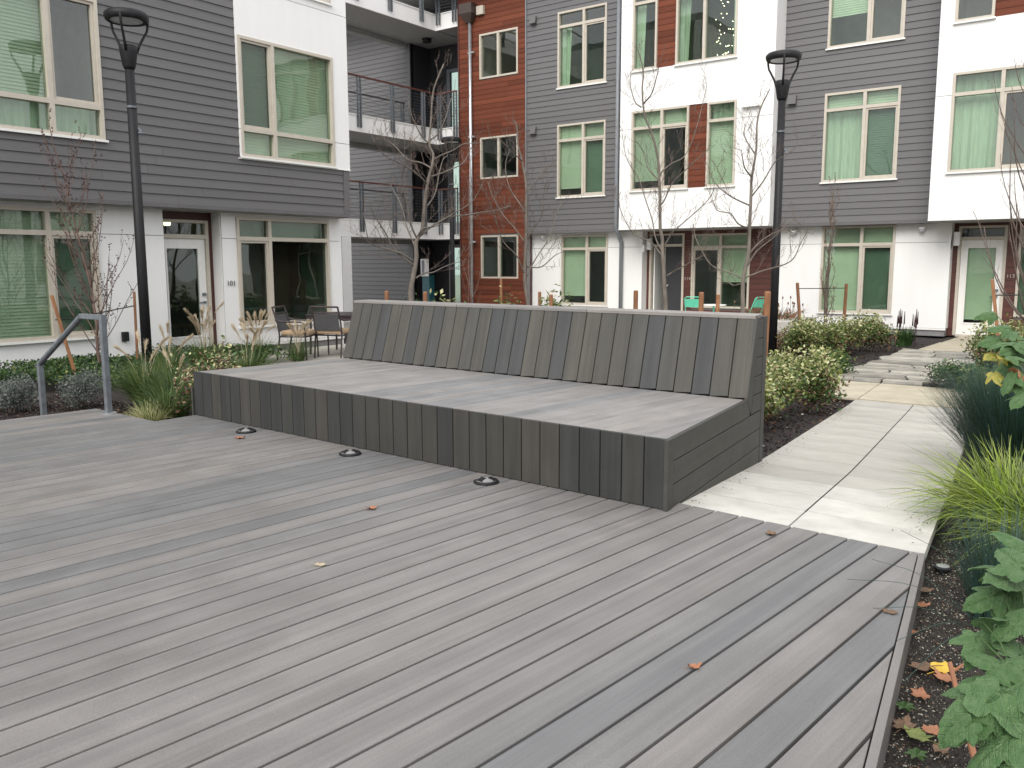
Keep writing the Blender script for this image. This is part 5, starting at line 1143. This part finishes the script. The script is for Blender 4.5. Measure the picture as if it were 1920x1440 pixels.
def clump(name, x, y, n, h, spread, w, mats, lab, cat='grass', grp=None, seed=0, r0=.1, droop=.6, z0=None, seg=5, bias=(0, 0), t=None):
    r_ = np.random.default_rng(seed+500); z0 = hground(x, y) if z0 is None else z0
    a = r_.uniform(0, 2*np.pi, n); rr = r0*np.sqrt(r_.uniform(0, 1, n)); L_ = h*r_.uniform(.55, 1.12, n); sp = spread*r_.uniform(.1, 1., n)**.8
    bx, by = x+rr*np.cos(a), y+rr*np.sin(a); a2 = a+r_.normal(0, .5, n); dx, dy = np.cos(a2)*sp+bias[0], np.sin(a2)*sp+bias[1]; px, py = -np.sin(a2), np.cos(a2)
    tilt = r_.uniform(-.6, .6, n); V = []
    dr = droop*r_.uniform(.3, 1.2, n)
    for k in range(seg+1):
        s_ = k/seg; hw = w*.5*(1-s_**2.2)*np.where(k == 0, .8, 1)+w*.04
        cx = bx+dx*s_**1.5; cy = by+dy*s_**1.5; cz = z0+L_*(s_-dr*.5*s_**2.6*(sp/spread))
        V.append(np.stack([cx-px*hw, cy-py*hw, cz+tilt*hw], 1)); V.append(np.stack([cx+px*hw, cy+py*hw, cz-tilt*hw], 1))
    V = np.stack(V, 1); b = (np.arange(n)*2*(seg+1))[:, None, None]
    q = np.array([[2*k, 2*k+1, 2*k+3, 2*k+2] for k in range(seg)])[None]+b
    mi = np.repeat(r_.integers(0, len(mats), n), seg)
    if t is None: t = thing(name, (x, y, z0), 0, lab, cat, grp)
    tag(fast('blades', V.reshape(-1, 3), q.reshape(-1, 4), [M[k] for k in mats], mi, t, smooth=True), kind='stuff'); return t
def plumes(t, x, y, n, h, spread, seed, ln=.24, bias=(0, 0)):
    rr = random.Random(seed)
    for k in range(n):
        z0 = hground(x, y); a = rr.uniform(0, 6.28); s_ = spread*rr.uniform(.3, 1); H_ = h*rr.uniform(.75, 1.1)
        c = Vector((math.cos(a)*s_+bias[0], math.sin(a)*s_+bias[1], 0)); mb = MB(); line = []
        for j in range(9):
            f = j/8; line.append(Vector((x, y, z0))+c*f**1.8+Vector((0, 0, H_*(f-.13*f**4))))
        mb.tube(line, [.0025]*6+[.002]*3, 4, cap=False)
        e = line[-1]; d = (line[-1]-line[-2]).normalized()
        for j in range(110):
            f = rr.random(); p = e-d*ln*f+Vector((0, 0, -.03*(1-f)**2)); o_ = Vector((rr.gauss(0, 1), rr.gauss(0, 1), rr.gauss(0, .7))).normalized()
            l = .055*(.35+math.sin(min(1, f*1.15)*math.pi))*rr.uniform(.6, 1.2); q = p+(d*.85+o_*.42).normalized()*l; w_ = d.cross(o_).normalized()*.0045
            mb.add([p-w_, p+w_, q+w_*.3, q-w_*.3], [(0, 1, 2, 3)])
        mb.build('plume', M['straw'], t)
GG = 'fountain grasses with straw plumes in the left bed'
for i, (x, y, n, h, sp, npl, ph, lab) in enumerate([(-9.2, 5.35, 900, .66, .5, 5, .95, 'fountain grass just behind the upper handrail post with straw plumes'), (-8.55, 5.35, 1100, .6, .5, 3, .8, 'dark green fountain grass beside the deck notch'),
        (-9.9, 6.1, 800, .7, .5, 6, 1.02, 'fountain grass in front of the lamp post foot with several plumes'), (-9.1, 6.7, 900, .7, .55, 6, 1.0, 'fountain grass behind the bench left end with arching plumes'),
        (-11.9, 7.95, 500, .6, .5, 17, 1.15, 'plumed grass standing in front of the glazed door numbered 101'), (-11.95, 9.0, 420, .55, .6, 20, .98, 'plumed grass below the narrow window beside the patio chairs'),
        (-11.6, 9.55, 300, .5, .4, 11, .85, 'plumed grass right beside the sideways patio chair'), (-8.1, 4.98, 500, .5, .4, 1, .6, 'small green grass tuft at the corner of the deck notch')]):
    t = clump('fountain_grass', x, y, n, h, sp, .006, ['olive', 'green', 'olive', 'dkgreen'], lab, 'ornamental grass', GG, seed=i, droop=.9)
    plumes(t, x, y, npl, ph, .35, 60+i)
clump('sedge', -8.05, 4.72, 420, .34, .26, .007, ['ltvar', 'olive', 'ltvar'], 'small cream striped sedge at the edge of the deck notch', 'sedge', seed=21, droop=1.2)
clump('sedge', -10.6, 3.95, 260, .3, .22, .007, ['lime', 'olive'], 'lime tuft of sedge at the far left edge of the picture', 'sedge', seed=22, droop=1.)
GR = 'dark blue green rushes right of the path'
clump('rush', -.68, 7.15, 5200, .9, .5, .0036, ['rush', 'rush', 'dkgreen'], 'large dark blue green rush beside the pale path', 'rush', GR, seed=30, r0=.3, droop=.35, bias=(-.02, -.03))
clump('rush', -.36, 3.9, 1100, .46, .2, .003, ['rush', 'rush', 'dkgreen'], 'smaller dark rush below the lime grass beside the deck corner', 'rush', GR, seed=31, r0=.15, droop=.3)
GL = 'bright lime grasses right of the path'
clump('lime_grass', -.5, 5.3, 1150, .62, .62, .0095, ['lime', 'lime', 'ltgreen', 'olive'], 'bright lime green grass spilling onto the path edge', 'ornamental grass', GL, seed=33, r0=.16, droop=1.7)
clump('lime_grass', -.24, 4.85, 900, .56, .5, .0095, ['lime', 'lime', 'olive'], 'bright lime green grass at the right edge, behind the smaller rush', 'ornamental grass', GL, seed=34, r0=.16, droop=1.6)
lv = thing('lavender', (-3.98, 18.8, -.3), 0, 'dark purple spiked lavender at the end of the far shrub row by the white wall', 'lavender')
clump('x', -3.98, 18.8, 260, .4, .2, .02, ['dkgreen', 'green'], None, seed=40, t=lv, r0=.14)
sp = MB(); rr = random.Random(2)
for k in range(12):
    a = rr.uniform(0, 6.28); r_ = rr.uniform(.05, .24); h = rr.uniform(.55, .78); x, y = -3.98+r_*math.cos(a), 18.8+r_*math.sin(a)
    sp.tube([(x, y, -.3), (x, y, -.3+h*.6), (x+.01, y, -.3+h*.62), (x+.01, y, -.3+h)], [.004, .004, .016, .006], 5)
sp.build('flower_spikes', M['purple'], lv)
# carpet of dark leaves along the left wall
r_ = np.random.default_rng(77); n = 26000
x = r_.uniform(-13.25, -10.9, n); y = r_.uniform(2.6, 9.3, n); hh = np.array([.26+.12*noise.noise(Vector((a*1.3, b*1.3, 0)))+.05*noise.noise(Vector((a*5, b*5, 0))) for a, b in zip(x, y)])
hh *= np.clip((-10.9-x)/.7, .25, 1); keep = (x < -11.3-.35*np.sin(y*1.7)) ; x, y, hh = x[keep], y[keep], hh[keep]
P = np.stack([x, y, -.31+hh*r_.uniform(.3, 1, len(x))**.5], 1); V, Q = leaves_np(P, .05, up=1.2, r_=r_, asp=.75)
tag(fast('ground_cover', V, Q, [M['dkgreen'], M['green'], M['ltgreen']], r_.choice(3, len(x), p=[.52, .42, .06])), 'carpet of dark green ground cover along the foot of the left white wall', 'ground cover', kind='stuff')
# bark chips and grit
def chips(name, n, x0, x1, y0, y1, s0, s1, mats, cond, lab, cat, seed, p=None):
    r_ = np.random.default_rng(seed); x = r_.uniform(x0, x1, n); y = r_.uniform(y0, y1, n); k = np.array([cond(a, b) for a, b in zip(x, y)]); x, y = x[k], y[k]
    z = np.array([hground(a, b)+.018*noise.noise(Vector((a*1.7, b*1.7, 0)))+.012*noise.noise(Vector((a*7, b*7, 3)))-.004 for a, b in zip(x, y)])
    P = np.stack([x, y, z+r_.uniform(0, .012, len(x))], 1); m = len(x)
    a = r_.normal(size=(m, 3)); a[:, 2] *= .35; a /= np.linalg.norm(a, axis=1)[:, None]; b = np.cross(a, r_.normal(size=(m, 3))); b /= np.linalg.norm(b, axis=1)[:, None]; c = np.cross(a, b)
    s_ = r_.uniform(s0, s1, m)[:, None]
    V = np.stack([P+a*s_, P+b*s_*.5, P-a*s_*.8, P-b*s_*.45, P+c*s_*.3, P-c*s_*.3], 1).reshape(-1, 3); o_ = (np.arange(m)*6)[:, None, None]
    T = np.array([(0, 1, 4), (1, 2, 4), (2, 3, 4), (3, 0, 4)])[None]+o_
    tag(fast(name, V, T.reshape(-1, 3), [M[k] for k in mats], np.repeat(r_.choice(len(mats), m, p=p), 4)), lab, cat, kind='stuff')
inr = lambda a, b: a > (-.74+.128*(4.24-b) if b < 4.24 else -.76-.112*(b-4.3))
chips('soil_grit', 60000, -.8, .3, 1.6, 5.4, .0018, .0068, ['soil', 'brownleaf', 'grit', 'mulch'], inr, 'gritty soil crumbs beside the right edge of the deck', 'grit', 1, [.3, .13, .22, .35])
chips('bark_chips', 9000, -6.2, -2.1, 5.6, 12, .008, .026, ['mulch', 'brownleaf', 'planter', 'purple'], lambda a, b: a < -2.06-.112*(b-4.3) and b < 10.8 and a > -5.4, 'dark bark mulch left of the path beside the bench end', 'bark mulch', 2, [.7, .12, .03, .15])
chips('bark_chips', 7000, -6.2, -.6, 6, 19.5, .012, .03, ['mulch', 'brownleaf', 'purple'], lambda a, b: (a > -.74-.112*(b-4.3) if b < 10.8 else (b > 12.45 and (a < -3.7 or a > -2.2))), 'dark bark mulch around the shrubs beside the flagstones', 'bark mulch', 3, [.75, .1, .15])
chips('bark_chips', 6000, -11.2, -8.2, 2.5, 5.5, .01, .028, ['mulch', 'brownleaf', 'purple'], lambda a, b: True, 'dark bark mulch below the handrail at the far left', 'bark mulch', 4, [.75, .1, .15])
# dried perennials on the planter
dpn = thing('dried_plant', (-6.4, 18, .17), 0, 'dried brown seed heads and stalks on top of the concrete planter', 'dried plant'); mb = MB(); rr = random.Random(6)
for k in range(26):
    x, y = rr.uniform(-7.2, -5.98), rr.uniform(17.6, 18.9); h = rr.uniform(.15, .5); b = (rr.gauss(0, .05), rr.gauss(0, .05)); mb.tube([(x, y, .17), (x+b[0], y+b[1], .17+h)], [.004, .003], 4)
    mb.tube([(x+b[0], y+b[1], .17+h-.02), (x+b[0], y+b[1], .17+h+.03)], [.02, .012], 5)
tag(mb.build('stalks', M['brownleaf'], dpn), kind='stuff'); clump('x', -6.4, 18.2, 160, .25, .5, .02, ['brownleaf', 'orange', 'dkgreen'], None, seed=41, t=dpn, r0=.5, z0=.17)

# ------------------------------------------------------------------ big lobed leaves, right foreground
def big_leaf(seed, curl):
    rr = random.Random(seed)
    out = [(0, .02), (.08, -.07), (.2, -.12), (.31, -.09), (.37, .0), (.33, .1), (.42, .17), (.5, .30), (.5, .44), (.38, .44), (.25, .43), (.27, .58), (.23, .73), (.13, .88), (0, 1.0)]
    R_ = [(x*(1+rr.gauss(0, .05)), y+rr.gauss(0, .012)) for x, y in out]; pts = R_+[(-x*(1+rr.gauss(0, .05)), y+rr.gauss(0, .012)) for x, y in out[-2:0:-1]]
    fine = []
    for i in range(len(pts)):
        a, b = pts[i], pts[(i+1) % len(pts)]; nx, ny = (b[1]-a[1]), -(b[0]-a[0])
        for t in (0, .34, .67):
            s_ = 1 if t == .34 else -.2 if t == .67 else 0; fine.append((a[0]+(b[0]-a[0])*t+nx*.09*s_, a[1]+(b[1]-a[1])*t+ny*.09*s_))
    Z = lambda x, y: -curl*(x*x*1.5)-.28*curl*max(0, y-.3)**2*2+.035*math.sin(x*23+y*5)*abs(x)+.03*noise.noise(Vector((x*5, y*5, seed)))-.05*math.exp(-(x/.03)**2)
    spine = [(0, .05), (0, .25), (0, .5), (0, .75)]
    v = [(0, .3, Z(0, .3))]; n = len(fine)
    for k in (.33, .66, 1.):
        for x, y in fine: v.append((x*k, .3+(y-.3)*k, Z(x*k, .3+(y-.3)*k)-(.02*k)))
    f = [(0, 1+i, 1+(i+1) % n) for i in range(n)]+[(1+n*r_+i, 1+n*(r_+1)+i, 1+n*(r_+1)+(i+1) % n, 1+n*r_+(i+1) % n) for r_ in (0, 1) for i in range(n)]
    return v, f
LM = [MB().add(*big_leaf(s_, c)) for s_, c in ((1, .5), (2, .9), (3, .3), (4, .7), (5, 1.1))]
LMESH = {}
near = thing('hydrangea', (-.12, 2.1, -.14), 0, 'broad leafed hydrangea with large lobed green leaves in the right foreground', 'hydrangea')
far = thing('hydrangea', (-.45, 5.7, -.15), 0, 'farther hydrangea with yellowing lobed leaves above the dark rush at the right edge', 'hydrangea')
camv = Vector((0, 0, 1.34))
for i, (x, y, z, s_, tx, ty, tz, k) in enumerate(LEAVES):
    p = Vector((x, y, z)); far_ = y > 3.5; par = far if far_ else near; mat = ['hyd', 'hydy', 'orange'][k]
    key = (i % 5, mat)
    if key not in LMESH: LMESH[key] = LM[key[0]].mesh('leaf', M[mat], True)
    rr = random.Random(i*7+1)
    nrm = (Vector((0, 0, 1))*.75+(camv-p).normalized()*.45+Vector((rr.gauss(0, .38), rr.gauss(0, .38), 0))).normalized()
    t_ = Vector((tx, ty, tz)); t_ = (t_-nrm*t_.dot(nrm)); t_ = (t_.normalized()+Vector((0, 0, -.18))).normalized(); nrm = (nrm-t_*nrm.dot(t_)).normalized(); xx = t_.cross(nrm)
    S = s_*(.95 if far_ else 1.12); m_ = Matrix(((xx.x*S, t_.x*S, nrm.x*S, p.x-t_.x*S*.4), (xx.y*S, t_.y*S, nrm.y*S, p.y-t_.y*S*.4), (xx.z*S, t_.z*S, nrm.z*S, p.z-t_.z*S*.4), (0, 0, 0, 1)))
    lo = link(bpy.data.objects.new('leaf', LMESH[key]), par, m_)
    base = Vector((-.45, 5.7, -.15)) if far_ else Vector((-.12, 2.1, -.14))
    q = p-t_*S*.42; dn = Vector((base.x, base.y, q.z))-q; dn = dn.normalized()*min(.12, dn.length) if dn.length > 1e-3 else dn; MB().tube([q, q+dn*.6+Vector((0, 0, -.03)), q+dn+Vector((0, 0, -.09))], [.0016, .002, .0025], 5).build('petiole', M['green'], par)
for par, b, hs in ((near, Vector((-.12, 2.1, -.14)), [(-.03, .05, .95), (.08, -.1, .6), (-.08, -.15, .45), (.03, .12, .75)]), (far, Vector((-.45, 5.7, -.15)), [(0, 0, 1.05), (.1, .1, .9), (-.1, .05, .95)])):
    for dx, dy, h in hs: MB().tube([b, b+Vector((dx*.5, dy*.5, h*.5)), b+Vector((dx, dy, h))], [.008, .007, .004], 7).build('cane', M['cane'], par)

# litter blown over the path and deck edges
on = lambda z0: z0
def litter(name, n, cond, x0, x1, y0, y1, zf, s0, s1, mats, lab, seed):
    r_ = np.random.default_rng(seed); x = r_.uniform(x0, x1, n); y = r_.uniform(y0, y1, n); k = np.array([cond(a, b) for a, b in zip(x, y)]); x, y = x[k], y[k]; m = len(x)
    P = np.stack([x, y, np.array([zf(b) for b in y])+.002], 1); V, Q = leaves_np(P, s1, up=6, r_=r_); V[:, 2] = np.maximum(V[:, 2]*.25+.75*np.repeat(P[:, 2], 4), np.repeat(P[:, 2], 4)-.0005)
    tag(fast(name, V, Q, [M[q] for q in mats], r_.integers(0, len(mats), m)), lab, 'litter', kind='stuff')
edge_ = lambda a, b: min(abs(a-(-2.04-.112*(b-4.3))), abs(a-(-.80-.112*(b-4.3)))) < abs(np.random.default_rng(int(a*1e5) & 0xffff).normal(0, .07)) and -2.03 < a+.112*(b-4.3) < -.80
litter('leaf_litter', 9000, edge_, -3, -.7, 4.4, 10.6, lambda y: zg(y)-.003, .01, .018, ['brownleaf', 'mulch', 'soil'], 'specks of bark and soil spilled over the edges of the pale path', 5)
litter('leaf_litter', 70, lambda a, b: a < -.9 and a+.1*b < 3 and b < 4.2, -6, -.8, 1.4, 4.2, lambda y: .0, .006, .008, ['brownleaf', 'mulch', 'straw'], 'tiny crumbs scattered over the deck boards', 6)

# stray rush blades over the deck edge, and a pruned cane on the soil
rs = [o for o in bpy.data.objects if o.name.startswith('rush') and o.type == 'EMPTY'][-1]; sb = MB(); rr = random.Random(12)
for (x0, y0, x1, y1, z1) in ((-.45, 3.75, -.86, 3.72, .10), (-.45, 3.8, -.9, 3.5, .07), (-.42, 3.6, -.75, 3.3, .05), (-.4, 3.9, -.84, 4.15, .12), (-.38, 3.7, -.62, 3.1, .03), (-.42, 3.7, -.55, 2.9, -.02)):
    p0, p1 = Vector((x0, y0, -.1)), Vector((x1, y1, z1)); mid = p0.lerp(p1, .5)+Vector((0, 0, .06)); sb.tube(smooth([p0, mid, p1], 5), .0011, 4)
tag(sb.build('stray_blades', M['rush'], rs), kind='stuff')
MB().tube([(-.28, 2.62, -.12), (-.36, 2.82, -.05), (-.44, 3.04, .02)], [.011, .009, .008], 8).build('cane', M['cane'], near)
MB().tube([(-.43, 3.0, .005), (-.39, 3.08, .03)], [.006, .003], 6).build('cane', M['cane'], near)
